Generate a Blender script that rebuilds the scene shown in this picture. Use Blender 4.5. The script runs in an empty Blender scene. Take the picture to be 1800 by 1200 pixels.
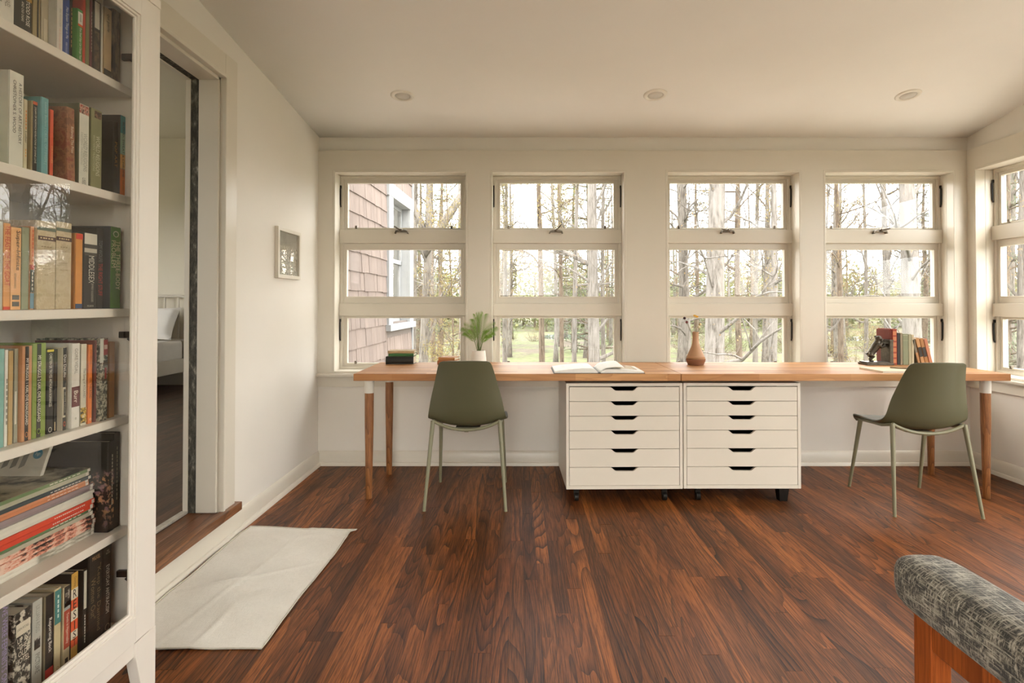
import bpy, bmesh, math, random
import numpy as np
from mathutils import Vector, Matrix
PI = math.pi
S = bpy.context.scene
COL = S.collection

# ------------------------------------------------------------------ camera
H = 1.14; PITCH = math.radians(0.8)
cam_d = bpy.data.cameras.new('camera'); cam = bpy.data.objects.new('camera', cam_d); COL.objects.link(cam)
cam.location = (0, 0, H); cam.rotation_euler = (PI/2 + PITCH, 0, 0)
cam_d.sensor_width = 36; cam_d.lens = 20.0
cam_d.shift_x = -10/1800; cam_d.shift_y = (518.04-600)/1800
cam_d.clip_start = 0.02; cam_d.clip_end = 1000
S.camera = cam

# ------------------------------------------------------------------ sky and exposure
SKY = 12.7
S.view_settings.view_transform = 'Standard'; S.view_settings.look = 'None'
S.view_settings.gamma = 1; S.view_settings.use_curve_mapping = False
S.view_settings.exposure = 0.0
w = bpy.data.worlds.new('overcast_sky'); S.world = w; w.use_nodes = True
nt = w.node_tree; nt.nodes.clear()
def N(t, **k):
    n = nt.nodes.new(t)
    for a, b in k.items(): setattr(n, a, b)
    return n
o_ = N('ShaderNodeOutputWorld'); bg = N('ShaderNodeBackground'); tc = N('ShaderNodeTexCoord')
mp = N('ShaderNodeMapping'); mp.inputs['Scale'].default_value = (1, 1, 2.2)
nz = N('ShaderNodeTexNoise'); nz.inputs['Scale'].default_value = 3.2; nz.inputs['Detail'].default_value = 6
cr = N('ShaderNodeValToRGB')
cr.color_ramp.elements[0].position = .38; cr.color_ramp.elements[0].color = (.78, .83, .87, 1)
cr.color_ramp.elements[1].position = .62; cr.color_ramp.elements[1].color = (1, .945, .86, 1)
nt.links.new(tc.outputs['Generated'], mp.inputs[0]); nt.links.new(mp.outputs[0], nz.inputs['Vector'])
nt.links.new(nz.outputs[0], cr.inputs[0]); nt.links.new(cr.outputs[0], bg.inputs[0])
bg.inputs[1].default_value = SKY; nt.links.new(bg.outputs[0], o_.inputs[0])
# thin overcast sun, high behind the woods on the right, very soft
sd = bpy.data.lights.new('soft_sun', 'SUN'); sd.energy = 2.2; sd.angle = math.radians(25); sd.color = (1, .95, .86)
so = bpy.data.objects.new('soft_sun', sd); COL.objects.link(so); so.location = (20, -10, 30)
so.rotation_euler = (math.radians(38), math.radians(28), 0)

# ------------------------------------------------------------------ materials
MATS = {}
def srgb(r, g, b):
    f = lambda c: (c/255/12.92) if c <= 10.31 else ((c/255+.055)/1.055)**2.4
    return (f(r), f(g), f(b))
class MT:
    """small node-tree writer"""
    def __init__(s, name):
        s.m = bpy.data.materials.new(name); s.m.use_nodes = True; s.t = s.m.node_tree
        s.t.nodes.clear(); s.out = s.n('ShaderNodeOutputMaterial'); s.b = s.n('ShaderNodeBsdfPrincipled')
        s.l(s.b.outputs[0], s.out.inputs[0])
    def n(s, t, **k):
        x = s.t.nodes.new(t)
        for a, b in k.items():
            if a in x.inputs and not hasattr(type(x), a): x.inputs[a].default_value = b
            else: setattr(x, a, b)
        return x
    def l(s, a, b): s.t.links.new(a, b)
    def coord(s, scale=(1,1,1), kind='Object', rnd=False, rot=(0,0,0)):
        if kind == 'World': src = s.n('ShaderNodeNewGeometry').outputs['Position']
        else: src = s.n('ShaderNodeTexCoord').outputs[kind]
        if rnd:
            oi = s.n('ShaderNodeObjectInfo'); v = s.n('ShaderNodeVectorMath', operation='MULTIPLY_ADD')
            cb = s.n('ShaderNodeCombineXYZ'); s.l(oi.outputs['Random'], cb.inputs[0]); s.l(oi.outputs['Random'], cb.inputs[1]); s.l(oi.outputs['Random'], cb.inputs[2])
            s.l(cb.outputs[0], v.inputs[0]); v.inputs[1].default_value = (37.7, 91.3, 13.1); s.l(src, v.inputs[2]); src = v.outputs[0]
        m = s.n('ShaderNodeMapping'); m.inputs['Scale'].default_value = scale; m.inputs['Rotation'].default_value = rot
        s.l(src, m.inputs[0]); return m.outputs[0]
    def noise(s, co, scale=5, detail=3, rough=.5, dist=0):
        n = s.n('ShaderNodeTexNoise'); n.inputs['Scale'].default_value = scale; n.inputs['Detail'].default_value = detail
        n.inputs['Roughness'].default_value = rough; n.inputs['Distortion'].default_value = dist
        s.l(co, n.inputs['Vector']); return n.outputs[0]
    def ramp(s, fac, stops):
        r = s.n('ShaderNodeValToRGB'); e = r.color_ramp.elements
        while len(e) > 1: e.remove(e[-1])
        for i, (p, c) in enumerate(stops):
            x = e[0] if i == 0 else e.new(p)
            x.position = p; x.color = (*c, 1) if len(c) == 3 else c
        s.l(fac, r.inputs[0]); return r.outputs[0]
    def math(s, op, a, b=None, c=None):
        m = s.n('ShaderNodeMath', operation=op)
        for i, x in enumerate((a, b, c)):
            if x is None: continue
            if isinstance(x, (int, float)): m.inputs[i].default_value = x
            else: s.l(x, m.inputs[i])
        return m.outputs[0]
    def mix(s, fac, a, b, mode='MIX'):
        m = s.n('ShaderNodeMix', data_type='RGBA', blend_type=mode)
        for i, x in ((0, fac), (6, a), (7, b)):
            if isinstance(x, (int, float)): m.inputs[i].default_value = x
            elif isinstance(x, tuple): m.inputs[i].default_value = (*x[:3], 1)
            else: s.l(x, m.inputs[i])
        return m.outputs[2]
    def base(s, c):
        if isinstance(c, tuple): s.b.inputs['Base Color'].default_value = (*c[:3], 1)
        else: s.l(c, s.b.inputs['Base Color'])
    def rough(s, r):
        if isinstance(r, (int, float)): s.b.inputs['Roughness'].default_value = r
        else: s.l(r, s.b.inputs['Roughness'])
    def bump(s, h, st=.2, d=.001):
        b = s.n('ShaderNodeBump'); b.inputs['Strength'].default_value = st; b.inputs['Distance'].default_value = d
        s.l(h, b.inputs['Height']); s.l(b.outputs[0], s.b.inputs['Normal'])
def plain(name, c, rough=.6, var=.06, scale=8, bump=0, metal=0, spec=.5, bscale=None, kind='Object'):
    if name in MATS: return MATS[name]
    t = MT(name); co = t.coord(kind=kind)
    n = t.noise(co, scale, 4)
    d = tuple(max(0, x*(1-var)) for x in c); u = tuple(min(1, x*(1+var)) for x in c)
    t.base(t.ramp(n, [(.3, d), (.7, u)])); t.rough(rough); t.b.inputs['Metallic'].default_value = metal
    t.b.inputs['Specular IOR Level'].default_value = spec
    if bump: t.bump(t.noise(co, bscale or scale*6, 4), bump)
    MATS[name] = t.m; return t.m
def C(hexs): return srgb(int(hexs[0:2],16), int(hexs[2:4],16), int(hexs[4:6],16))
def ink(hexs, rough=.55): return plain('print_'+hexs, C(hexs), rough, .05, 40)

WALLC = (.78, .74, .67)
M = {}
M['wall'] = plain('wall_paint', WALLC, .6, .012, 3, .05, bscale=180)
M['ceiling'] = plain('ceiling_paint', (.91, .89, .84), .75, .012, 3, .04, bscale=200)
M['trim'] = plain('trim_gloss_paint', (.69, .64, .545), .32, .012, 5, .03, bscale=60)
M['white'] = plain('white_lacquer', (.69, .63, .53), .38, .01, 5)
M['case'] = plain('bookcase_paint', (.79, .74, .66), .36, .015, 5, .04, bscale=90)
M['black_metal'] = plain('black_metal', (.018, .015, .012), .4, .2, 30, metal=.6)
M['dark'] = plain('dark_interior', (.012, .010, .008), .8)
M['bronze'] = plain('aged_bronze', (.16, .135, .105), .34, .3, 60, metal=.85)
M['paper'] = plain('paper_pages', (.74, .68, .55), .8, .08, 60)
M['whitepage'] = plain('white_pages', (.86, .84, .78), .6, .03, 30)
M['olive'] = plain('olive_plastic', C('59573f'), .42, .02, 5, .05, bscale=300)
M['olive_metal'] = plain('olive_powder_coat', C('807c62'), .45, .03, 20)
M['legwhite'] = plain('white_collar', (.78, .75, .67), .4)
M['pot'] = plain('white_ceramic', (.80, .76, .68), .4, .03, 20)
M['linen'] = plain('bed_linen', (.80, .77, .72), .85, .03, 12, .3, bscale=90)
M['throw'] = plain('throw_linen', (.66, .60, .52), .9, .06, 60, .5, bscale=200)
M['weather'] = None
t = MT('weathered_edge'); co = t.coord((1,1,.35)); n = t.noise(co, 60, 6, .7)
t.base(t.ramp(n, [(.42, (.035,.032,.024)), (.58, (.10,.095,.07)), (.72, (.4,.37,.3))])); t.rough(.7); t.bump(n, .6, .002); M['weather'] = t.m

def wood(name, dark, mid, light, axis=1, rnd=True, rough=.3, fine=1., kind='World', spec=.5, ring=11., tone=(.55, 1.5)):
    """stained open-grain wood: cathedral rings + pores, its own tone per board"""
    t = MT(name)
    sc = [1., 1., 1.]; sc[axis] = .085
    co = t.coord(tuple(sc), kind, rnd)
    fld = t.noise(co, 7.0*fine, 1.5, .45, .25)
    rg = t.math('FRACT', t.math('MULTIPLY', fld, ring))
    rg = t.math('POWER', rg, 2.4)
    sc2 = [1., 1., 1.]; sc2[axis] = .03
    pores = t.noise(t.coord(tuple(sc2), kind, rnd), 300*fine, 3, .7)
    tone_n = t.noise(co, 2.2*fine, 2)
    cbase = t.ramp(tone_n, [(.25, mid), (.7, light)])
    amp = t.ramp(t.noise(co, 3.1*fine, 2), [(.35, (.35,)*3), (.62, (.95,)*3)])
    c1 = t.mix(t.math('MULTIPLY', rg, amp), cbase, dark)
    pr = t.ramp(pores, [(.42, (0,0,0)), (.6, (1,1,1))])
    c2 = t.mix(t.math('MULTIPLY', pr, .6), c1, dark)
    if rnd:
        oi = t.n('ShaderNodeObjectInfo')
        g = t.ramp(oi.outputs['Random'], [(0, (tone[0],)*3), (.5, (1,1,1)), (1, (tone[1],)*3)])
        c2 = t.mix(1., c2, g, 'MULTIPLY')
    t.base(c2)
    t.rough(t.math('MULTIPLY_ADD', pores, .16, rough-.06))
    t.b.inputs['Specular IOR Level'].default_value = spec
    t.bump(t.math('MULTIPLY_ADD', rg, -.4, t.math('MULTIPLY', pores, -.5)), .25, .0008)
    return t.m
M['floor'] = wood('stained_oak_floor', (.008,.0025,.001), (.10,.026,.006), (.34,.108,.024), rough=.42, tone=(.62,1.35), ring=24, spec=.24, fine=.8)
M['floor2'] = wood('bedroom_oak_floor', (.010,.005,.003), (.06,.026,.014), (.12,.055,.03), rough=.4)
M['nosing'] = wood('nosing_oak', (.05,.018,.008), (.22,.09,.035), (.34,.15,.06), rough=.35, rnd=False)
M['thresh'] = wood('threshold_oak', (.02,.008,.003), (.16,.06,.022), (.30,.11,.04), rough=.35, rnd=False)
M['legwood'] = wood('walnut_leg', (.12,.04,.014), (.34,.135,.045), (.45,.20,.07), axis=2, kind='Object', rough=.4, fine=1.4, rnd=False, ring=18)
M['armwood'] = wood('cherry_frame', (.20,.040,.008), (.42,.095,.018), (.52,.13,.026), axis=2, kind='Object', rough=.3, rnd=False, ring=5)
def butcher():
    t = MT('butcher_block')
    co = t.coord((1, 1, 1), 'World')
    br = t.n('ShaderNodeTexBrick'); br.offset = .37; br.squash = 1
    br.inputs['Scale'].default_value = 1; br.inputs['Brick Width'].default_value = .52; br.inputs['Row Height'].default_value = .042
    br.inputs['Mortar Size'].default_value = .0; br.inputs['Color1'].default_value = (0,0,0,1); br.inputs['Color2'].default_value = (1,1,1,1)
    t.l(co, br.inputs['Vector'])
    g = t.noise(t.coord((.07, 1, 1), 'World'), 60, 4, .6)
    g2 = t.noise(t.coord((.1, 1, 1), 'World'), 9, 2, .5, .4)
    rg = t.math('POWER', t.math('FRACT', t.math('MULTIPLY', g2, 9)), 3)
    c = t.mix(br.outputs[0], (.40,.175,.062), (.66,.36,.155))
    c = t.mix(t.math('MULTIPLY', rg, .35), c, (.24,.09,.03))
    c = t.mix(t.math('MULTIPLY', t.ramp(g, [(.4,(0,0,0)),(.65,(1,1,1))]), .3), c, (.30,.12,.045))
    t.base(c); t.rough(.45); t.b.inputs['Specular IOR Level'].default_value = .3; t.bump(g, .1); return t.m
M['desk'] = butcher()
def glass(name, tint=(1,1,1), refl=1.):
    t = MT(name); t.t.nodes.remove(t.b)
    tr = t.n('ShaderNodeBsdfTransparent'); tr.inputs[0].default_value = (*tint, 1)
    gl = t.n('ShaderNodeBsdfGlossy'); gl.inputs['Roughness'].default_value = 0
    fr = t.n('ShaderNodeFresnel'); fr.inputs[0].default_value = 1.5
    mx = t.n('ShaderNodeMixShader'); bf = t.math('SUBTRACT', 1, t.n('ShaderNodeNewGeometry').outputs['Backfacing']); t.l(t.math('MULTIPLY', t.math('MULTIPLY', fr.outputs[0], refl), bf), mx.inputs[0])
    t.l(tr.outputs[0], mx.inputs[1]); t.l(gl.outputs[0], mx.inputs[2]); t.l(mx.outputs[0], t.out.inputs[0])
    return t.m
M['pane'] = glass('window_glass', (.99,.985,.975), 1.0)
M['doorglass'] = glass('cabinet_glass', (.985,.98,.965), 1.25)
def tweed():
    t = MT('tweed_upholstery')
    a = t.noise(t.coord((1, .08, 1)), 330, 3, .7); b = t.noise(t.coord((.1, 1, .3)), 270, 3, .7)
    big = t.noise(t.coord(), 30, 3, .6)
    m = t.math('MAXIMUM', a, b)
    m = t.math('MULTIPLY_ADD', big, .35, m)
    t.base(t.ramp(m, [(.64, (.028,.026,.020)), (.72, (.20,.18,.14)), (.80, (.42,.385,.31)), (.92, (.62,.58,.49))])); t.rough(.95)
    t.b.inputs['Sheen Weight'].default_value = .25
    t.bump(m, .9, .003); return t.m
M['tweed'] = tweed()
def rugm():
    t = MT('woven_cotton'); a = t.noise(t.coord((1,.15,1)), 350, 2); b = t.noise(t.coord((.15,1,1)), 350, 2)
    wv = t.math('MAXIMUM', a, b); big = t.noise(t.coord(), 5, 4)
    c = t.ramp(big, [(.3, (.78,.74,.67)), (.7, (.86,.825,.755))])
    t.base(t.mix(t.math('MULTIPLY', t.ramp(wv, [(.5,(0,0,0)),(.65,(1,1,1))]), .18), c, (.55,.52,.45))); t.rough(.95)
    t.bump(wv, .5, .002); return t.m
M['rug'] = rugm()
M['rughem'] = plain('rug_hem', (.60,.56,.47), .95, .08, 80, .4, bscale=300)
def shingle():
    t = MT('weathered_cedar'); g = t.noise(t.coord((1, 1, .05), 'World', True), 90, 4, .6)
    c = t.ramp(g, [(.3, (.125,.095,.082)), (.7, (.185,.15,.135))])
    oi = t.n('ShaderNodeObjectInfo'); r = t.ramp(oi.outputs['Random'], [(0,(.86,.84,.83)),(1,(1.08,1.06,1.04))])
    t.base(t.mix(1., c, r, 'MULTIPLY')); t.rough(.9); t.bump(g, .4, .002); return t.m
M['shingle'] = shingle()
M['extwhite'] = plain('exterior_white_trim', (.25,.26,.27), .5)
M['extdark'] = plain('siding_backing', (.12,.10,.09), .9)
def bark(name, a, b, c, sc=22):
    t = MT(name); n = t.noise(t.coord((1,1,.22), 'Object', True), sc, 6, .7)
    n2 = t.noise(t.coord((1,1,.5), 'Object', True), sc*.2, 3)
    t.base(t.mix(t.ramp(n2, [(.45,(0,0,0)),(.6,(1,1,1))]), t.ramp(n, [(.35, a), (.5, b), (.68, c)]), t.ramp(n, [(.35, b), (.7, c)])))
    t.rough(.95); t.bump(n, 1., .03); return t.m
M['bark'] = bark('grey_bark', (.035,.028,.022), (.11,.095,.08), (.20,.18,.16))
M['bark_birch'] = bark('pale_birch_bark', (.055,.046,.038), (.15,.135,.12), (.235,.215,.20), 16)
M['bark_brown'] = bark('brown_bark', (.03,.020,.013), (.10,.072,.05), (.18,.14,.105))
def leaf(name, a, b):
    t = MT(name); n = t.noise(t.coord(kind='World'), 1.7, 4); t.b.inputs['Specular IOR Level'].default_value = .2
    t.base(t.ramp(n, [(.35, a), (.65, b)])); t.rough(.6)
    tr = t.n('ShaderNodeBsdfTranslucent'); tr.inputs[0].default_value = (*b, 1); mx = t.n('ShaderNodeMixShader'); mx.inputs[0].default_value = .3
    t.l(t.b.outputs[0], mx.inputs[1]); t.l(tr.outputs[0], mx.inputs[2]); t.l(mx.outputs[0], t.out.inputs[0]); return t.m
M['leaf_y'] = leaf('spring_leaves', (.13,.12,.045), (.24,.19,.075))
M['leaf_o'] = leaf('budding_leaves', (.19,.13,.06), (.27,.19,.10))
M['leaf_g'] = leaf('green_leaves', (.09,.115,.045), (.18,.205,.08))
M['needle'] = leaf('pine_needles', (.07,.095,.055), (.15,.18,.11))
M['palm'] = leaf('palm_leaflets', (.10,.21,.025), (.24,.36,.07))
def ground():
    t = MT('lawn_and_leaf_litter'); co = t.coord(kind='World'); n = t.noise(co, .35, 5, .6); n2 = t.noise(co, 3., 5, .7)
    g = t.ramp(n2, [(.35,(.05,.07,.022)),(.6,(.12,.135,.05)),(.75,(.17,.165,.09))]); l = t.ramp(n2, [(.35,(.05,.037,.026)),(.6,(.11,.088,.063)),(.8,(.17,.145,.115))])
    t.base(t.mix(t.ramp(n, [(.42,(0,0,0)),(.56,(1,1,1))]), l, g)); t.rough(1.); t.bump(n2, .8, .1); return t.m
M['ground'] = ground()
t = MT('pond_water'); t.base((.10,.13,.14)); t.rough(.05); t.bump(t.noise(t.coord(kind='World'), 4, 3), .05, .02); M['pond'] = t.m

# ------------------------------------------------------------------ mesh helpers
class MB:
    def __init__(s, origin=(0,0,0), xf=None):
        s.v = []; s.f = []; s.o = Vector(origin); s.xf = xf; s.mi = []; s.cur = 0
    def add(s, vs, fs):
        k = len(s.v)
        for p in vs:
            if s.xf: p = s.xf(*p)
            s.v.append((p[0]-s.o[0], p[1]-s.o[1], p[2]-s.o[2]))
        for f in fs: s.f.append(tuple(i+k for i in f)); s.mi.append(s.cur)
        return s
    def box(s, x0, x1, y0, y1, z0, z1):
        x0, x1 = min(x0,x1), max(x0,x1); y0, y1 = min(y0,y1), max(y0,y1); z0, z1 = min(z0,z1), max(z0,z1)
        return s.add([(x0,y0,z0),(x1,y0,z0),(x1,y1,z0),(x0,y1,z0),(x0,y0,z1),(x1,y0,z1),(x1,y1,z1),(x0,y1,z1)],
              [(3,2,1,0),(4,5,6,7),(0,1,5,4),(1,2,6,5),(2,3,7,6),(3,0,4,7)])
    def ring(s, x0, x1, z0, z1, w, y0, y1, wb=None, wt=None):
        """rectangular frame in the xz plane"""
        wb = w if wb is None else wb; wt = w if wt is None else wt
        a = [(x0,z0),(x1,z0),(x1,z1),(x0,z1)]; b = [(x0+w,z0+wb),(x1-w,z0+wb),(x1-w,z1-wt),(x0+w,z1-wt)]
        vs = [(p[0],y0,p[1]) for p in a+b] + [(p[0],y1,p[1]) for p in a+b]; fs = []
        for i in range(4):
            j = (i+1) % 4
            fs += [(i,j,4+j,4+i), (8+j,8+i,12+i,12+j), (i,8+i,8+j,j), (4+j,12+j,12+i,4+i)]
        return s.add(vs, fs)
    def prism(s, poly, axis, a0, a1):
        """poly: 2D points; extruded along axis ('x','y','z')"""
        def mk(p, a): return {'x': (a,p[0],p[1]), 'y': (p[0],a,p[1]), 'z': (p[0],p[1],a)}[axis]
        n = len(poly); vs = [mk(p,a0) for p in poly] + [mk(p,a1) for p in poly]
        return s.add(vs, [tuple(range(n))[::-1], tuple(range(n,2*n))] + [(i,(i+1)%n,n+(i+1)%n,n+i) for i in range(n)])
    def tube(s, pts, rad, n=10, cap=True, up=None):
        pts = [Vector(p) for p in pts]; m = len(pts)
        if isinstance(rad, (int, float)): rad = [rad]*m
        vs = []; fs = []; ref = None
        for i, p in enumerate(pts):
            d = (pts[min(i+1,m-1)] - pts[max(i-1,0)]).normalized()
            if ref is None: ref = Vector(up) if up else (Vector((1,0,0)) if abs(d.x) < .9 else Vector((0,1,0)))
            a = (ref - d*ref.dot(d)).normalized(); b = d.cross(a); ref = a
            r = rad[i]; rx, ry = r if isinstance(r, tuple) else (r, r)
            for k in range(n):
                t = 2*PI*k/n; vs.append(tuple(p + a*math.cos(t)*rx + b*math.sin(t)*ry))
        for i in range(m-1):
            for k in range(n): fs.append((i*n+k, i*n+(k+1)%n, (i+1)*n+(k+1)%n, (i+1)*n+k))
        if cap: fs += [tuple(range(n))[::-1], tuple(range((m-1)*n, m*n))]
        return s.add(vs, fs)
    def lathe(s, prof, c=(0,0,0), n=32):
        vs = []; fs = []; m = len(prof)
        for r, z in prof:
            for k in range(n): vs.append((c[0]+r*math.cos(2*PI*k/n), c[1]+r*math.sin(2*PI*k/n), c[2]+z))
        for i in range(m-1):
            for k in range(n): fs.append((i*n+k, i*n+(k+1)%n, (i+1)*n+(k+1)%n, (i+1)*n+k))
        fs += [tuple(range(n))[::-1], tuple(range((m-1)*n, m*n))]
        return s.add(vs, fs)
    def ball(s, c, r, n=12, m=8, mat=None):
        rx, ry, rz = r if isinstance(r, tuple) else (r,r,r); vs = []; fs = []
        for i in range(1, m):
            for k in range(n):
                a = PI*i/m; b = 2*PI*k/n; v = Vector((rx*math.sin(a)*math.cos(b), ry*math.sin(a)*math.sin(b), -rz*math.cos(a)))
                if mat: v = mat @ v
                vs.append(tuple(Vector(c)+v))
        for i in range(m-2):
            for k in range(n): fs.append((i*n+k, i*n+(k+1)%n, (i+1)*n+(k+1)%n, (i+1)*n+k))
        b_ = Vector((0,0,-rz)); t_ = Vector((0,0,rz))
        if mat: b_ = mat@b_; t_ = mat@t_
        vs += [tuple(Vector(c)+b_), tuple(Vector(c)+t_)]; q = (m-1)*n
        for k in range(n): fs += [(q, (k+1)%n, k), (q+1, (m-2)*n+k, (m-2)*n+(k+1)%n)]
        return s.add(vs, fs)
    def mesh(s, name, mats, smooth=False, bevel=0, seg=2):
        me = bpy.data.meshes.new(name); me.from_pydata(s.v, [], s.f)
        for m in (mats if isinstance(mats, (list, tuple)) else [mats]): me.materials.append(m)
        if any(s.mi): me.polygons.foreach_set('material_index', s.mi)
        if bevel:
            bm = bmesh.new(); bm.from_mesh(me)
            es = [e for e in bm.edges if len(e.link_faces) == 2 and e.calc_face_angle(0) > .6]
            bmesh.ops.bevel(bm, geom=es, offset=bevel, segments=seg, affect='EDGES', profile=.6, clamp_overlap=True)
            bm.to_mesh(me); bm.free()
        if smooth:
            me.polygons.foreach_set('use_smooth', [True]*len(me.polygons))
            if smooth != 'all': me.set_sharp_from_angle(angle=math.radians(38))
        me.update(); return me
    def build(s, name, mats, parent=None, smooth=False, bevel=0, seg=2, kind=None):
        o = bpy.data.objects.new(name, s.mesh(name, mats, smooth, bevel, seg)); COL.objects.link(o)
        if parent: o.parent = parent
        else: o.location = s.o
        if kind: o['kind'] = kind
        return o
def tag(o, label, cat, group=None):
    o['label'] = label; o['category'] = cat
    if group: o['group'] = group
    return o
def thing(name, label, cat, loc=(0,0,0), rz=0, group=None):
    o = bpy.data.objects.new(name, None); COL.objects.link(o); o.location = loc; o.rotation_euler = (0,0,rz); o.empty_display_size = .1
    return tag(o, label, cat, group)
def structure(o): o['kind'] = 'structure'; return o
def link(name, me, parent=None, loc=(0,0,0), rot=(0,0,0), scale=(1,1,1)):
    o = bpy.data.objects.new(name, me); COL.objects.link(o); o.parent = parent; o.location = loc; o.rotation_euler = rot; o.scale = scale; return o
def copy_tree(o, parent=None):
    c = o.copy(); COL.objects.link(c); c.parent = parent
    for ch in list(o.children): copy_tree(ch, c)
    return c
def bake(o, mods):
    for t, kw in mods:
        m = o.modifiers.new(t, t)
        for a, b in kw.items(): setattr(m, a, b)
    dg = bpy.context.evaluated_depsgraph_get(); dg.update()
    me = bpy.data.meshes.new_from_object(o.evaluated_get(dg)); o.modifiers.clear(); o.data = me; return o
def P(px, py, Y):
    """world x, z of the photo point at depth Y (used to measure, in metres)"""
    u = (px-910)/1000; v = (518.04-py)/1000; t = Y/(math.cos(PITCH)-v*math.sin(PITCH))
    return u*t, H + t*(math.sin(PITCH)+v*math.cos(PITCH))
def PX(px, py, X):
    u = (px-910)/1000; v = (518.04-py)/1000; t = X/u
    return t*(math.cos(PITCH)-v*math.sin(PITCH)), H + t*(math.sin(PITCH)+v*math.cos(PITCH))
def lettering(body, o3, right, up, L, W, mat, parent, name='title_lettering', origin=(0,0,0), stretch=1.0, shear=0):
    """flat print: text filling a box L long and W high, centre at o3"""
    if body[0] == '~':                       # print too small to read in the photo: short dashes
        n = int(body[1:]); r = np.array(right, float); u = np.array(up, float); b = np.array(o3, float)-np.array(origin, float); vs = []; rg = random.Random(n*7+int(L*1e4))
        t0 = -L/2
        for k in range(n):
            w_ = L/n*rg.uniform(.55,.82); 
            for p, q in ((0,-1),(w_,-1),(w_,1),(0,1)): vs.append(tuple(b+r*(t0+p)+u*q*W*.22))
            t0 += L/n
        me = bpy.data.meshes.new(name); me.from_pydata(vs, [], [(4*k,4*k+1,4*k+2,4*k+3) for k in range(n)]); me.materials.append(mat)
        return link('print_marks', me, parent)
    cu = bpy.data.curves.new('tmp', 'FONT'); cu.body = body; cu.align_x = 'CENTER'; cu.align_y = 'CENTER'; cu.resolution_u = 2; cu.shear = shear
    cu.space_line = .9
    ob = bpy.data.objects.new('tmp', cu); COL.objects.link(ob)
    dg = bpy.context.evaluated_depsgraph_get(); dg.update()
    me = bpy.data.meshes.new_from_object(ob.evaluated_get(dg)); bpy.data.objects.remove(ob); bpy.data.curves.remove(cu)
    n = len(me.vertices); co = np.empty(n*3, dtype=np.float32); me.vertices.foreach_get('co', co); co = co.reshape(-1,3)
    mn = co.min(0); mx = co.max(0); c = (mn+mx)/2; sx = L/(mx[0]-mn[0]); sy = W/(mx[1]-mn[1])
    if sy > sx*stretch*2: sy = sx*stretch*2
    if sx > sy*1.5: sx = sy*1.5
    r = np.array(right, dtype=float); u = np.array(up, dtype=float); b = np.array(o3, dtype=float)-np.array(origin, dtype=float)
    out = b + (co[:,0:1]-c[0])*sx*r + (co[:,1:2]-c[1])*sy*u
    me.vertices.foreach_set('co', out.astype(np.float32).ravel()); me.materials.clear(); me.materials.append(mat); me.name = name; me.update()
    return link(name, me, parent)
# ------------------------------------------------------------------ the room
XL, XR, YB, YN = -1.405, 3.185, 4.016, -1.9          # left wall, right wall, window wall, wall behind the camera
ST, SB = 2.075, .645                                   # window opening top / bottom
def ceil_h(x, y):
    k = (x-XL)/(XR-XL); return 2.313 + (.105+.072*k)*(YB-y)
def wall(name, box, openings, axis, mat, top=3.4, bottom=-.05):
    """axis 'x': wall runs along x between box[0],box[1] with thickness y box[2],box[3]"""
    a0, a1, t0, t1 = box; m = MB()
    def put(p, q, z0, z1):
        if q-p < 1e-4 or z1-z0 < 1e-4: return
        if axis == 'x': m.box(p, q, t0, t1, z0, z1)
        else: m.box(t0, t1, p, q, z0, z1)
    cur = a0
    for (p, q, z0, z1) in sorted(openings):
        put(cur, p, bottom, top); put(p, q, bottom, z0); put(p, q, z1, top); cur = q
    put(cur, a1, bottom, top)
    return structure(m.build(name, mat))
WB = [(-1.302,-.350), (-.193,.765), (1.043,1.998), (2.153,3.085)]     # window openings, far wall
WRT = [(2.985,3.940)]      # right wall
WRD = [(1.20,2.62), (-.45,.97)]      # unseen glazed doors added along the right wall to brighten the room
WN = [(-.9,.75)]                            # unseen glazed doors added behind the camera for fill light
TF = .02                                                               # trim boards stand this proud
wall('wall_back', (XL-.15, XR+.165, YB, YB+.165), [(a,b,SB,ST) for a,b in WB], 'x', M['wall'])
wall('wall_right', (YN-.3, YB, XR, XR+.165), [(a,b,SB,ST) for a,b in WRT]+[(a,b,.04,2.35) for a,b in WRD], 'y', M['wall'])
wall('wall_left', (YN-.3, YB, XL-.15, XL), [(1.82,2.688,.130,2.21)], 'y', M['wall'])
wall('wall_near', (XL, XR, YN-.3, YN), [(a,b,.04,2.35) for a,b in WN], 'x', M['wall'])
m = MB(); y0, y1 = YN-.35, YB+.35; x0, x1 = XL-.2, XR+.35
nx, ny = 6, 6; vs = []
for k in (0, .12):
    for j in range(ny+1):
        for i in range(nx+1):
            x = x0+(x1-x0)*i/nx; y = y0+(y1-y0)*j/ny; vs.append((x, y, ceil_h(x, y)+k))
q = (nx+1)*(ny+1); fs = []
for j in range(ny):
    for i in range(nx):
        a = j*(nx+1)+i; fs += [(a, a+nx+1, a+nx+2, a+1), (q+a, q+a+1, q+a+nx+2, q+a+nx+1)]
for i in range(nx): fs += [(i,i+1,q+i+1,q+i), (ny*(nx+1)+i+1, ny*(nx+1)+i, q+ny*(nx+1)+i, q+ny*(nx+1)+i+1)]
for j in range(ny): a=j*(nx+1); b=a+nx; fs += [(a+nx+1,a,q+a,q+a+nx+1), (b,b+nx+1,q+b+nx+1,q+b)]
m.add(vs, fs); structure(m.build('ceiling', M['ceiling'], smooth='all'))

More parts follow.
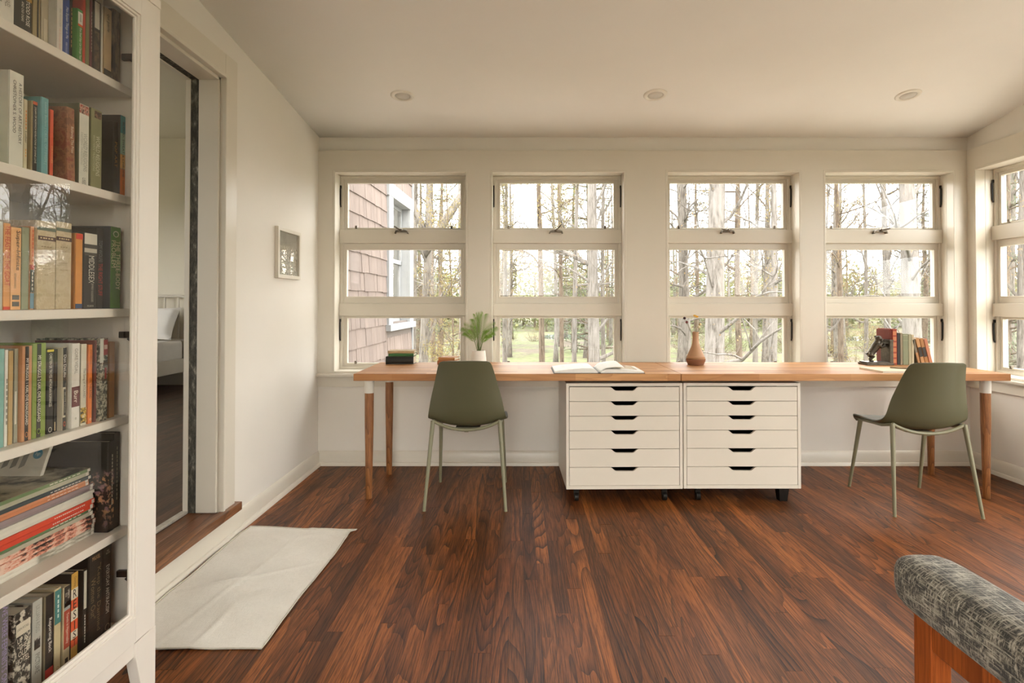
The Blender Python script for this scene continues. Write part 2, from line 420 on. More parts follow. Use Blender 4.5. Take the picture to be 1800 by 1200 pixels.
# trim boards (flat casing fields round the windows)
def board_field(name, a0, a1, openings, z0, z1, put):
    m = MB(); cur = a0
    for p, q in sorted(openings):
        put(m, cur, p, z0, z1); put(m, p, q, ST, z1)
        cur = q
    put(m, cur, a1, z0, z1)
    return structure(m.build(name, M['trim']))
board_field('trim_1', XL, XR-TF, WB, SB, 2.214, lambda m,a,b,c,d: m.box(a,b,YB-TF,YB,c,d))
board_field('trim_2', 2.75, YB, WRT, SB, 2.214, lambda m,a,b,c,d: m.box(XR-TF,XR,a,b,c,d))
def prof_board(name, prof, along, a0, a1, base, sgn):
    """moulding: prof = (out from wall, z) polygon"""
    m = MB()
    if along == 'x': m.prism([(base+sgn*o, z) for o, z in prof], 'x', a0, a1)
    else: m.prism([(base+sgn*o, z) for o, z in prof], 'y', a0, a1)
    return m
APR = [(0,.552),(.02,.552),(.02,.612),(.026,.612),(.026,.618),(.048,.622),(.052,.628),(.052,.640),(.047,.645),(0,.645)]
structure(prof_board('trim_3', APR, 'x', XL, XR-.05, YB, -1).build('trim_3', M['trim'], smooth=True))
structure(prof_board('trim_4', APR, 'y', 2.75, YB, XR, -1).build('trim_4', M['trim'], smooth=True))
BASE = [(0,0),(.028,0),(.028,.012),(.022,.022),(.015,.024),(.015,.078),(.011,.088),(.008,.098),(.003,.102),(0,.102)]
for nm, al, a0, a1, b, sg in (('baseboard_back','x',XL,XR,YB,-1), ('baseboard_right','y',2.75,YB,XR,-1), ('baseboard_left','y',YN,YB,XL,1)):
    structure(prof_board(nm, BASE, al, a0, a1, b, sg).build(nm, M['trim'], smooth=True))

# windows ---------------------------------------------------------------
def window(name, W, xf, detail=True, latch_tilt=0, sidehide=0):
    root = structure(bpy.data.objects.new(name, None)); COL.objects.link(root)
    Hh = ST-SB
    def mb(): return MB(xf=xf)
    m = mb()                                   # lining boards, with a joint, and sill
    for d0, d1, e in ((-.001,.068,.002), (.0695,.188,.0)):
        m.box(e*0,.014+e,d0,d1,0,Hh); m.box(W-.014-e,W,d0,d1,0,Hh); m.box(.014,W-.014,d0,d1,Hh-.014-e,Hh); m.box(.014,W-.014,d0,d1,0,.016)
    m.build('jamb_lining', M['trim'], root, bevel=.002, seg=1)
    m = mb(); m.ring(.014, W-.014, .016, Hh-.014, .020, .125, .188); m.ring(.034, W-.034, .036, Hh-.034, .006, .131, .185)
    m.build('stop_moulding', M['trim'], root, bevel=.002, seg=1)
    bays = [(1.031+.0, SB+.036+.02-.02, 'b'), None]
    T = [(1.045-SB, 1.136-SB), (1.571-SB, 1.668-SB)]
    for z0, z1 in T:
        m = mb(); m.box(.014, W-.014, .108, .186, z0, z1); m.build('transom_rail', M['trim'], root, bevel=.004)
    lay = [(.036, T[0][0]), (T[0][1], T[1][0]), (T[1][1], Hh-.034)]
    for i, (z0, z1) in enumerate(lay):
        top, bot = i == 2, i == 0
        m = mb(); wx = .030 if i != 1 else .026
        d0 = .142 if i != 1 else .135
        wb = .006 if top else (.012 if not bot else .018); wt = .024 if top else (.014 if bot else .030)
        wb = {0:.020, 1:.046, 2:.014}[i]; wt = {0:.014, 1:.044, 2:.028}[i]
        m.ring(.034, W-.034, z0, z1, wx, d0, .174, wb, wt)
        sash = m.build('sash', M['trim'], root, bevel=.0025)
        m = mb(); m.ring(.034+wx-.007, W-.034-wx+.007, z0+wb-.006, z1-wt+.006, .009, d0-.006, d0+.01); m.ring(.034+wx-.002, W-.034-wx+.002, z0+wb-.002, z1-wt+.002, .005, d0+.008, d0+.02)
        m.build('glazing_bead', M['trim'], sash, bevel=.001, seg=1)
        m = mb(); m.box(.034+wx-.004, W-.034-wx+.004, .165, .169, z0+wb-.004, z1-wt+.004); m.build('pane', M['pane'], sash)
        if i != 1:
            for u in (.034+wx+.055, W-.034-wx-.075):
                m = mb(); m.box(u, u+.016, d0-.012, d0+.006, z0+wb-.004, z0+wb+.018); m.box(u+.004, u+.012, d0-.016, d0-.01, z0+wb+.002, z0+wb+.012)
                m.build('screen_clip', M['bronze'], sash, bevel=.001, seg=1)
            zc = z1-.06 if i == 2 else z1-.03
            for u in (.024, W-.024):
                for_side = 1 if u < .1 else -1
                m = mb(); ox = u-.004*for_side
                m.tube([(ox, .118, zc), (ox, .112, zc-.02), (ox, .114, zc-.13), (ox, .12, zc-.148)], [(.004,.006),(.0045,.007),(.0045,.006),(.004,.005)], 8)
                m.box(ox-.004, ox+.004, .112, .13, zc-.012, zc+.008)
                m.build('stay_arm', M['black_metal'], root, smooth=True)
    # crank latch under the top sash
    zl = T[1][1]-.012; uc = W/2-.01
    m = mb()
    m.prism([(uc-.05, zl-.018), (uc-.043, zl+.002), (uc-.025, zl+.008), (uc+.025, zl+.008), (uc+.043, zl+.002), (uc+.05, zl-.018), (uc+.044,zl-.020), (uc+.038,zl-.008), (uc-.038,zl-.008), (uc-.044,zl-.020)], 'y', .078, .109)
    lat = m.build('crank_latch', M['bronze'], root, bevel=.002)
    m = mb(); a = latch_tilt
    p0 = Vector((uc, .078, zl+.004)); d = Vector((math.cos(a), -.3, math.sin(a))).normalized()
    m.ball(tuple(p0), .012, 12, 8); m.tube([tuple(p0), tuple(p0+d*.02), tuple(p0+d*.045), tuple(p0+d*.058)], [.006,.005,.0065,.004], 8)
    m.build('crank_handle', M['bronze'], lat, smooth='all')
    return root
tilts = [math.radians(150), math.radians(48), math.radians(172), math.radians(12)]
for i, (a, b) in enumerate(WB):
    window('window_%d' % (i+1), b-a, (lambda a: (lambda u,d,v: (a+u, YB-TF+d, SB+v)))(a), latch_tilt=tilts[i])
for i, (a, b) in enumerate(WRT):
    window('window_%d' % (i+5), b-a, (lambda b: (lambda u,d,v: (XR-TF+d, b-u, SB+v)))(b), latch_tilt=.4)
def added_glazed_door(name, xf, L):
    r = structure(bpy.data.objects.new(name, None)); COL.objects.link(r)
    m = MB(xf=xf); m.ring(0, L, .04, 2.35, .03, -.02, .16); m.build('door_frame', M['trim'], r, bevel=.003)
    for k in range(2):
        p = .03+k*(L-.06)/2; q = p+(L-.06)/2
        m = MB(xf=xf); m.ring(p, q, .07, 2.32, .06, .06+.03*k, .09+.03*k); lf = m.build('door_leaf', M['trim'], r, bevel=.003)
        m = MB(xf=xf); m.box(p+.055, q-.055, .072+.03*k, .078+.03*k, .125, 2.265); m.build('pane', M['pane'], lf)
n_ = 2
for a, b in WN: added_glazed_door('door_%d' % n_, (lambda b: (lambda u,d,v: (b-u, YN-d, v)))(b), b-a); n_ += 1
for a, b in WRD: added_glazed_door('door_%d' % n_, (lambda b: (lambda u,d,v: (XR+d, b-u, v)))(b), b-a); n_ += 1

# doorway ----------------------------------------------------------------
DY0, DY1, DZ0, DZ1 = 1.82, 2.688, .155, 2.21
dr = structure(bpy.data.objects.new('door_1', None)); COL.objects.link(dr); dr.location = (XL, 2.25, .155)
O = tuple(dr.location)
m = MB(O)      # casing: flat boards + inner bead
cf = XL+.018
m.box(XL, cf, DY1, DY1+.115, DZ0+.002, DZ1+.115); m.box(XL, cf, DY0-.115, DY0, DZ0+.002, DZ1+.115); m.box(XL, cf, DY0, DY1, DZ1, DZ1+.115)
m.build('casing', M['trim'], dr, bevel=.003)
m = MB(O)
m.box(XL-.006, cf+.007, DY1-.004, DY1+.014, DZ0+.002, DZ1+.014); m.box(XL-.006, cf+.007, DY0-.014, DY0+.004, DZ0+.002, DZ1+.014); m.box(XL-.006, cf+.007, DY0, DY1, DZ1-.004, DZ1+.014)
m.build('casing_bead', M['trim'], dr, bevel=.004)
m = MB(O)
for (p, q, z0, z1) in ((DY1-.018, DY1, DZ0+.003, DZ1), (DY0, DY0+.018, DZ0+.003, DZ1), (DY0, DY1, DZ1-.018, DZ1)):
    m.box(XL-.100, XL-.006, p, q, z0, z1)
m.build('jamb', M['trim'], dr, bevel=.003)
m = MB(O)     # the old unpainted rebate, dark and worn
for (p, q, z0, z1) in ((DY1-.016, DY1, DZ0+.003, DZ1), (DY0, DY0+.016, DZ0+.003, DZ1), (DY0, DY1, DZ1-.016, DZ1)):
    m.box(XL-.137, XL-.100, p, q, z0, z1)
m.build('worn_rebate', M['weather'], dr)
m = MB(O)
for (p, q, z0, z1) in ((DY1-.020, DY1, DZ0+.003, DZ1), (DY0, DY0+.020, DZ0+.003, DZ1), (DY0, DY1, DZ1-.020, DZ1)):
    m.box(XL-.160, XL-.137, p, q, z0, z1)
m.build('inner_casing', M['trim'], dr, bevel=.002)
m = MB(O); m.box(XL-.165, XL-.135, DY0+.02, DY1-.02, DZ0+.001, DZ0+.014); m.build('metal_strip', plain('worn_aluminium', (.52,.49,.43), .35, .2, 40, metal=.3), dr, bevel=.003)
# threshold boards and nosing
m = MB(O); m.box(XL-.137, XL-.07, DY0, DY1, DZ0-.02, DZ0); m.build('threshold_board', M['thresh'], dr, bevel=.001, seg=1)
m = MB(O); m.box(XL-.069, XL+.002, DY0, DY1, DZ0-.02, DZ0); m.build('threshold_board', M['thresh'], dr, bevel=.001, seg=1)
m = MB(O); m.box(XL+.002, XL+.042, DY0-.14, 2.83, DZ0-.036, DZ0+.004); m.build('nosing', M['nosing'], dr, bevel=.004)
m = MB(O); m.box(XL, XL+.014, DY0-.13, 2.82, .10, DZ0-.036); m.build('riser_board', M['trim'], dr)

# floors: every board its own part ------------------------------------------------
def unit_mesh(name, mat, bev=.0):
    m = MB(); m.box(0,1,0,1,0,1); return m.mesh(name, mat)
def floor_boards(root, x0, x1, y0, y1, ztop, W, mat, visible, rng, lmin, lmax, th=.018, gap=.0005, limit=300):
    um = unit_mesh('plank', mat); cand = []; rest = MB(root.location)
    x = x0
    while x < x1-.004:
        y = y0 - rng.uniform(0, lmax)
        while y < y1:
            L = rng.uniform(lmin, lmax); a, b = max(y, y0), min(y+L, y1)
            if b-a > .02:
                xe = min(x+W, x1)
                cand.append((x+gap/2, xe-gap/2, a+gap/2, b-gap/2))
            y += L
        x += W
    vis = [c for c in cand if visible(*c)]; vis.sort(key=lambda c: (c[2]+c[3])/2); keep = set(vis[:limit])
    for c in cand:
        dz = rng.uniform(0, .0006)
        if c in keep:
            link('plank', um, root, (c[0]-root.location.x, c[2]-root.location.y, ztop-th-root.location.z+dz-.0006), (0,0,0), (c[1]-c[0], c[3]-c[2], th))
        else: rest.box(c[0], c[1], c[2], c[3], ztop-th, ztop)
    if rest.v:
        o = rest.build('far_planks', mat, root); o['kind'] = 'stuff'
    return len(keep)
fm = MB(); fm.box(XL-.1, XR+.1, YN-.1, YB+.1, -.06, -.019); fl = structure(fm.build('floor', M['dark']))
nk = floor_boards(fl, XL, XR, YN, YB, 0, .0572, M['floor'], lambda a,b,c,d: d > 1.62 and abs((a+b)/2) < d*.93+.05 , random.Random(5), .55, 1.5)
print('planks', nk)

# the bedroom beyond the doorway ----------------------------------------------------
BX0, BX1, BY0, BY1, BZ, BT = -5.6, XL-.15, .2, 6.86, .155, 3.13
M['bedwall'] = plain('bedroom_paint', (.72,.66,.54), .7, .012, 3)
wall('wall_bedroom_back', (BX0-.2, BX1, BY1, BY1+.2), [], 'x', M['bedwall'], BT+.1, BZ-.1)
wall('wall_bedroom_left', (BY0, BY1, BX0-.2, BX0), [(1.3,2.5,1.0,2.4), (4.5,5.7,1.0,2.4)], 'y', M['bedwall'], BT+.1, BZ-.1)  # openings here and in the near wall added out of view, for bedroom light
wall('wall_bedroom_near', (BX0-.2, BX1, BY0-.2, BY0), [(-4.6,-3.4,1.0,2.4)], 'x', M['bedwall'], BT+.1, BZ-.1)
m = MB(); m.box(BX0-.2, BX1, BY0-.2, BY1+.2, BT, BT+.12); structure(m.build('ceiling', M['bedwall']))
m = MB(); m.box(BX0-.2, BX1+.012, BY0-.2, BY1+.2, BZ-.08, BZ-.019); f2 = structure(m.build('floor', M['dark']))
floor_boards(f2, BX0, BX1+.012, BY0, BY1, BZ, .0572, M['floor2'], lambda a,b,c,d: d > 2.4 and -.68*d < (a+b)/2 and (a+b)/2 > -4.6 and (a+b)/2 < -.52*c, random.Random(8), .6, 1.6, limit=160)
structure(prof_board('baseboard_bedroom', [(0,BZ),(.02,BZ),(.02,BZ+.10),(.01,BZ+.13),(0,BZ+.13)], 'x', BX0, BX1, BY1, -1).build('baseboard_bedroom', M['trim'], smooth=True))
m = MB(); m.box(BX0, BX0+.02, BY0, BY1, BZ, BZ+.13); structure(m.build('baseboard_bedroom_left', M['trim']))

# bed -----------------------------------------------------------------------------
XBR = -3.92                                   # outer face of the side rail
bed = thing('bed', 'white metal and wood bed with spindle headboard, seen through the doorway', 'bed', (XBR-.75, 5.9, BZ))
O = tuple(bed.location)
m = MB(O); m.box(XBR-.03, XBR, 4.75, BY1-.10, .33, .49); m.build('side_rail', M['trim'], bed, bevel=.004)
m = MB(O); m.box(XBR-1.52, XBR-1.49, 4.75, BY1-.10, .33, .49); m.build('side_rail', M['trim'], bed, bevel=.004)
m = MB(O); m.box(XBR-1.52, XBR, 4.70, 4.75, .30, .62); m.build('footboard', M['trim'], bed, bevel=.004)
hy = BY1-.08
m = MB(O); m.tube([(XBR-1.49,hy,1.22),(XBR-.08,hy,1.22),(XBR-.03,hy,1.21),(XBR,hy,1.17),(XBR+.005,hy,1.12)], [(.028,.016)]*5, 10); m.tube([(XBR-1.5,hy,.70),(XBR,hy,.70)], .015, 8)
m.build('headboard_rail', M['trim'], bed, smooth=True)
for k in range(9):
    m = MB(O); x = XBR-.12-k*.163; m.tube([(x,hy,.7),(x,hy,1.21)], .011, 8); m.build('spindle', M['trim'], bed, smooth=True)
for x in (XBR-.005, XBR-1.50):
    m = MB(O); m.box(x-.02, x+.02, hy-.02, hy+.02, BZ, 1.15); m.build('post', M['trim'], bed, bevel=.003)
for x in (XBR-.04, XBR-1.46):
    m = MB(O); m.box(x-.02, x+.02, 4.71, 4.75, BZ, .32); m.build('leg', M['trim'], bed, bevel=.003)
m = MB(O); m.box(XBR-1.48, XBR-.04, 4.78, hy-.03, .44, .70)
mt = m.build('mattress', M['linen'], bed, bevel=.05, seg=4, smooth='all')
def pillow(c, L, Wd, T, rot, name, label, rseed=1):
    th = thing(name, label, 'pillow', c, group='pillows on the bed'); rg = random.Random(rseed)
    nx, ny = 18, 14; vs = []; fs = []
    for s in (1, -1):
        for j in range(ny+1):
            for i in range(nx+1):
                u = 2*i/nx-1; v = 2*j/ny-1
                e = (1-abs(u)**2.6)**.5*(1-abs(v)**2.6)**.5
                pin = 1-.07*(1-abs(u)**2)*abs(v)**2*1.; pin2 = 1-.07*(1-abs(v)**2)*abs(u)**2
                vs.append((u*L/2*pin2, v*Wd/2*pin, s*T/2*e*(1+.06*math.sin(5*u+3*v+rseed))))
    q = (nx+1)*(ny+1)
    for j in range(ny):
        for i in range(nx):
            a = j*(nx+1)+i; fs += [(a,a+1,a+nx+2,a+nx+1), (q+a,q+a+nx+1,q+a+nx+2,q+a+1)]
    m = MB(); m.add([tuple(rot @ Vector(p)) for p in vs], fs); m.build('pillowcase', M['linen'], th, smooth='all'); return th
R1 = Matrix.Rotation(math.radians(62), 3, 'X')
pillow((XBR-.36, hy-.16, .90), .62, .42, .20, R1, 'pillow', 'white pillow leaning on the spindle headboard, nearest the side rail', 1)
pillow((XBR-.80, hy-.52, .95), .50, .48, .22, Matrix.Rotation(.5,3,'Z')@Matrix.Rotation(math.radians(70),3,'X'), 'pillow', 'white square pillow in front of the headboard pillow, cut off by the bookcase', 2)
# throw draped over the bed's side
vs = []; fs = []; nu, nv = 40, 26
for j in range(nv+1):
    for i in range(nu+1):
        y = 5.35 + .62*i/nu; s_ = j/nv*1.1
        fold = .012*math.sin(i*1.35+.6*math.sin(j*.5))+.008*math.sin(i*.6+2)
        if s_ < .75: x, z = XBR-.82+s_, .712+fold*.5+.01
        else:
            d = (s_-.75); x, z = XBR-.055+min(d,.05)+fold*.8, .715-max(0,d-.03)*.62
        vs.append((x, y+.10*(s_)*(.5-i/nu)*-1, z))
for j in range(nv):
    for i in range(nu): a = j*(nu+1)+i; fs.append((a,a+1,a+nu+2,a+nu+1))
m = MB(); m.add(vs, fs); th = m.build('throw_blanket', M['throw'], smooth='all'); bake(th, [('SOLIDIFY', dict(thickness=.008, offset=1))])
tag(th, 'beige linen throw draped over the mattress edge beside the pillows', 'blanket')

# shingled wing outside the first window -------------------------------------------
def wx(y): return -1.47+.04*(y-5.05)+.0
WY0, WY1 = YB+.17, 7.42; ang = math.atan(.04)
wing = bpy.data.objects.new('wall_outside', None); COL.objects.link(wing); structure(wing); wing.location = (wx(WY0), WY0, 0); wing.rotation_euler = (0,0,-ang)
LW = (WY1-WY0)/math.cos(ang)
WU0, WU1, WZ0, WZ1 = (6.21-WY0), (7.40-WY0), .87, 2.44      # window incl. casing along the wing
m = MB(); m.box(-.06, -.015, 0, WU0+.05, -1.5, 3.6); m.box(-.06, -.015, WU0+.05, LW, -1.5, WZ0+.05); m.box(-.06, -.015, WU0+.05, LW, WZ1-.05, 3.6); m.build('siding_backing', M['extdark'], wing)
sm = MB(); sm.add([(0,0,0),(.014,0,-0.0),(.014,1,0),(0,1,0),(0,0,1),(.004,0,1),(.004,1,1),(0,1,1)], [(3,2,1,0),(4,5,6,7),(0,1,5,4),(1,2,6,5),(2,3,7,6),(3,0,4,7)])
sm = sm.mesh('shingle', M['shingle']); rg = random.Random(3); EX = .176; far = MB(); ns = 0
for k in range(-6, 20):
    z0 = .02+EX*k; u = -rg.uniform(0, .1)
    while u < LW:
        wd = rg.uniform(.085, .19); a = max(u, 0); b = min(u+wd-.004, LW)
        # slope correction: shingles near the window are cut to it
        if a < WU1 and b > WU0 and z0+EX > WZ0 and z0 < WZ1:
            if a < WU0-.02: b = WU0-.004
            else: u += wd; continue
        if b-a > .015:
            zz = z0+rg.uniform(-.004, .004); dd = rg.uniform(-.002, .002)
            if .3 < z0 < 2.5 and a > .55 and ns < 300:
                link('shingle', sm, wing, (-.015+dd, a, zz), (0,0,0), (1.15, b-a, EX+.03)); ns += 1
            else:
                t0 = zz; far.add([(-.015,a,t0),(.001,a,t0),(.001,b,t0),(-.015,b,t0),(-.015,a,t0+EX+.03),(-.01,a,t0+EX+.03),(-.01,b,t0+EX+.03),(-.015,b,t0+EX+.03)], [(3,2,1,0),(4,5,6,7),(0,1,5,4),(1,2,6,5),(2,3,7,6),(3,0,4,7)])
        u += wd
far.build('other_shingles', M['shingle'], wing, kind='stuff'); print('shingles', ns)
m = MB(); m.box(-.05, .012, LW-.02, LW+.02, -1.5, 3.6); m.box(-.25, .0, LW+.0, LW+.02, -1.5, 3.6); m.build('corner_board', M['extwhite'], wing)
cw = .17
m = MB(); m.box(-.015, .022, WU0, WU0+.17, WZ0, WZ1); m.box(-.015, .022, WU1-.2, WU1, WZ0, WZ1); m.box(-.015, .026, WU0-.02, WU1, WZ1-.12, WZ1+.03); m.box(-.015, .05, WU0-.03, WU1+.02, WZ0-.04, WZ0+.03); m.build('window_casing', M['extwhite'], wing, bevel=.003)
m = MB(); a, b = WU0+.17, WU1-.2
m.box(-.14, -.015, a-.01, a, WZ0, WZ1-.12); m.box(-.14, -.015, b, b+.01, WZ0, WZ1-.12); m.box(-.14,-.015,a,b,WZ1-.12,WZ1-.11); m.box(-.14,-.015,a,b,WZ0+.0,WZ0+.03)
m.build('window_reveal', M['extwhite'], wing)
mid = (WZ0+WZ1)/2-.02
for z0, z1, d in ((WZ0+.03, mid+.02, -.10), (mid-.02, WZ1-.12, -.085)):
    m = MB()
    for (p,q,r,s_) in ((a,a+.04,z0,z1),(b-.04,b,z0,z1),(a,b,z0,z0+.05),(a,b,z1-.04,z1)): m.box(d-.03, d, p, q, r, s_)
    sh = m.build('window_sash', M['extwhite'], wing, bevel=.002)
    m = MB(); m.box(d-.018, d-.014, a+.03, b-.03, z0+.03, z1-.03); m.build('pane', M['pane'], sh)
m = MB()
for k in range(24):
    u = a+.02+k*(b-a-.04)/24; m.box(-.20-.01*(k%2), -.195, u, u+.021, WZ0, WZ1-.12)
m.build('curtain', plain('grey_curtain', (.48,.49,.50), .9), wing)
# ------------------------------------------------------------------ desk
DT, DU = .738, .698; DF, DB = 3.226, 3.861
def fx(px): return (px-910)/310.
def desk(name, x0, x1, legs, label, col):
    t = thing(name, label, 'desk', ((x0+x1)/2, (DF+DB)/2, 0), group='wooden desktops end to end'); O = tuple(t.location)
    m = MB(O); m.box(x0, x1, DF, DB, DU, DT); m.build('desktop', M['desk'], t, bevel=.0025)
    for (x, y) in legs:
        R = .0275
        m = MB((x, y, 0)); m.lathe([(.017,0),(.0185,.002),(.021,.2),(.0255,.45),(R-.0015,.60),(R-.0015,.622)], (x,y,0), 28)
        lg = m.build('leg', M['legwood'], None, smooth=True); lg.location = (x-O[0], y-O[1], 0); lg.parent = t
        m = MB((x,y,0)); m.lathe([(R-.002,.614),(R,.614),(R+.0005,.694),(R+.0005,DU+.0005)], (x,y,0), 28); m.box(x-.045, x+.045, y-.045, y+.045, DU-.003, DU+.0005)
        m.build('collar', M['legwhite'], lg, smooth=True)
    return t
desk('desk', -.930, .9235, [(-.868, 3.335), (-.855, 3.80)], 'left wooden butcher-block desktop on two tapered wooden legs, by the doorway side', 0)
desk('desk', .9265, 2.792, [(2.735, 3.335), (2.75, 3.80)], 'right wooden butcher-block desktop on tapered legs, under the rightmost windows', 1)

# ------------------------------------------------------------------ drawer units
def drawer_unit(x0, x1, yf, depth, z0, z1, rz, label, legs):
    cx = (x0+x1)/2; W = x1-x0; t = thing('drawer_unit', label, 'drawer unit', (cx, yf+depth/2, 0), rz, 'drawer units under the desk')
    m = MB(); f = -depth/2; b = depth/2; h = W/2; th = .017
    m.box(-h, -h+th, f, b, z0, z1); m.box(h-th, h, f, b, z0, z1); m.box(-h+th, h-th, f, b, z1-th, z1); m.box(-h+th, h-th, f, b, z0, z0+th+.003); m.box(-h+th, h-th, b-.006, b, z0+th, z1-th)
    m.build('carcass', M['white'], t, bevel=.001, seg=1)
    hs = [.104, .104, .104, .083, .083, .083]; sc = (z1-z0-2*th-.003-.004)/sum(hs); z = z0+th+.005
    for hh in hs:
        hh *= sc; a, c = -h+th+.0025, h-th-.0025; zt = z+hh-.0028; m = MB()
        # front with the scooped grip cut from its top edge
        g = []; n = 6; hw, fw, dp = .082, .046, .0215
        for k in range(n+1):
            s_ = k/n; g.append((-hw+(hw-fw)*s_, zt-dp*(3*s_**2-2*s_**3)))
        poly = [(a, z), (c, z), (c, zt)] + [(-x, y_) for x, y_ in g] + [p for p in g[::-1]] + [(a, zt)]
        # split into convex strips so the notch shades cleanly
        xs = [a] + [p[0] for p in g] + [-p[0] for p in g[::-1]] + [c]; zs = [zt] + [p[1] for p in g] + [p[1] for p in g[::-1]] + [zt]
        vs = []; fs = []
        for x_, z_ in zip(xs, zs): vs += [(x_, f+.001, z), (x_, f+.001, z_), (x_, f+.017, z), (x_, f+.017, z_)]
        for k in range(len(xs)-1):
            p = 4*k; q = p+4; fs += [(p,q,q+1,p+1), (p+2,p+3,q+3,q+2), (p+1,q+1,q+3,p+3), (p,p+2,q+2,q)]
        fs += [(0,1,3,2), (len(vs)-4, len(vs)-2, len(vs)-1, len(vs)-3)]
        m.add(vs, fs); dr_ = m.build('drawer', M['white'], t)
        m = MB(); m.box(a+.012, c-.012, f+.017, b-.02, z+.01, z+.014); m.box(a+.012, a+.020, f+.017, b-.02, z+.01, zt-.03); m.box(c-.020, c-.012, f+.017, b-.02, z+.01, zt-.03); m.box(a+.012, c-.012, b-.028, b-.02, z+.01, zt-.03)
        m.build('drawer_box', M['dark'], dr_)
        z += hh
    for x_, y_, kind in legs:
        m = MB()
        if kind == 'caster':
            m.box(x_-.02, x_+.02, y_-.02, y_+.02, z0-.012, z0); m.tube([(x_-.011, y_, .024), (x_+.011, y_, .024)], .024, 16); m.box(x_-.015, x_+.015, y_-.006, y_+.014, .03, z0-.01)
            m.build('caster', M['black_metal'], t, smooth=True)
        else:
            w1, w2 = .030, .022
            m.add([(x_-w2,y_-w2,0),(x_+w2,y_-w2,0),(x_+w2,y_+w2,0),(x_-w2,y_+w2,0),(x_-w1,y_-w1,z0),(x_+w1,y_-w1,z0),(x_+w1,y_+w1,z0),(x_-w1,y_+w1,z0)], [(3,2,1,0),(4,5,6,7),(0,1,5,4),(1,2,6,5),(2,3,7,6),(3,0,4,7)])
            m.build('foot', M['black_metal'], t, bevel=.002)
yfc = 3.262
drawer_unit(.272, .938, yfc-.01, .48, .080, .681, math.radians(.9), 'left white six-drawer unit with scooped grips, behind the olive chair side', [(-.27,-.19,'caster'),(.24,-.19,'caster'),(-.27,.19,'caster'),(.24,.19,'caster')])
drawer_unit(.948, 1.618, yfc, .48, .080, .681, 0, 'right white six-drawer unit with scooped grips and a black tapered foot', [(-.24,-.19,'caster'),(.245,-.195,'foot'),(-.27,.19,'caster'),(.245,.19,'foot')])

# ------------------------------------------------------------------ chairs
def olive_chair(loc, rz, label):
    t = thing('desk_chair', label, 'chair', loc, rz, 'olive shell chairs at the desk')
    prof = [(.235,.418,.175),(.228,.436,.198),(.19,.449,.212),(.10,.444,.226),(.0,.436,.230),(-.09,.432,.228),(-.155,.440,.222),(-.198,.466,.214),(-.222,.515,.207),(-.238,.575,.198),(-.252,.635,.185),(-.266,.695,.171),(-.281,.755,.158),(-.293,.798,.147),(-.298,.815,.139),(-.300,.824,.118)]
    lift = [-.004,.0,.010,.020,.028,.038,.052,.060,.050,.035,.022,.014,.008,.003,.0,-.002]   # edges raised (seat) ...
    fwd  = [-.02,-.012,0,0,0,0,.008,.030,.048,.056,.056,.052,.045,.036,.030,.024]               # ... and swept forward (back)
    nu = 18; vs = []; fs = []
    for (y, z, hw), l, f in zip(prof, lift, fwd):
        for i in range(nu+1):
            u = 2*i/nu-1; uu = math.sin(u*PI/2*.98)/math.sin(PI/2*.98); c = abs(uu)**2.3
            vs.append((hw*uu, y+f*c, z+l*c))
    for j in range(len(prof)-1):
        for i in range(nu): a = j*(nu+1)+i; fs.append((a,a+1,a+nu+2,a+nu+1))
    m = MB(); m.add(vs, fs); sh = m.build('seat_shell', M['olive'], t, smooth='all')
    bake(sh, [('SUBSURF', dict(levels=2, render_levels=2)), ('SOLIDIFY', dict(thickness=.0075, offset=-1)), ('BEVEL', dict(width=.002, segments=2, angle_limit=1.0))])
    sh.data.polygons.foreach_set('use_smooth', [True]*len(sh.data.polygons)); sh.data.set_sharp_from_angle(angle=math.radians(50))
    # leg tubes
    legs = [(-1,-1),(1,-1),(-1,1),(1,1)]
    for sx, sy in legs:
        top = (sx*.188, -.178 if sy < 0 else .150, .478 if sy < 0 else .438); bot = (sx*(.2235 if sy < 0 else .2075), -.255 if sy < 0 else .250, .004)
        m = MB(); m.tube([bot, tuple(Vector(bot).lerp(Vector(top), .5)), top], [.0085,.0105,.0125], 14); lg = m.build('leg', M['olive_metal'], t, smooth=True)
        m = MB(); m.tube([(bot[0],bot[1],0), (bot[0],bot[1],.007)], .0092, 14); m.build('foot_cap', M['whitepage'] if False else M['olive_metal'], lg, smooth=True)
    for y0, zt, zd in ((-.178, .478, .052), (.150, .438, .012)):
        pts = []
        for k in range(17):
            a = -1+2*k/16; pts.append((.188*a, y0+(.0 if y0 > 0 else -.0), zt-zd*(1-a*a)**.9))
        m = MB(); m.tube(pts, .0095, 12); m.build('cross_bar', M['olive_metal'], t, smooth=True)
    for sx in (-1, 1):
        m = MB(); m.tube([(sx*.186,-.178,.474),(sx*.190,-.08,.452),(sx*.190,.05,.444),(sx*.186,.150,.436)], .009, 10); m.build('side_bar', M['olive_metal'], t, smooth=True)
    m = MB(); m.box(-.07,.07,-.10,.08,.415,.424); m.box(-.012,.012,-.178,.15,.413,.420); m.build('seat_plate', M['olive_metal'], t, bevel=.002)
    return t
olive_chair((-.287, 3.385, 0), math.radians(-.5), 'olive green shell chair in front of the potted palm, left of the drawer units')
olive_chair((2.252, 3.29, 0), math.radians(-4), 'olive green shell chair angled in front of the dog bookend, right of the drawer units')

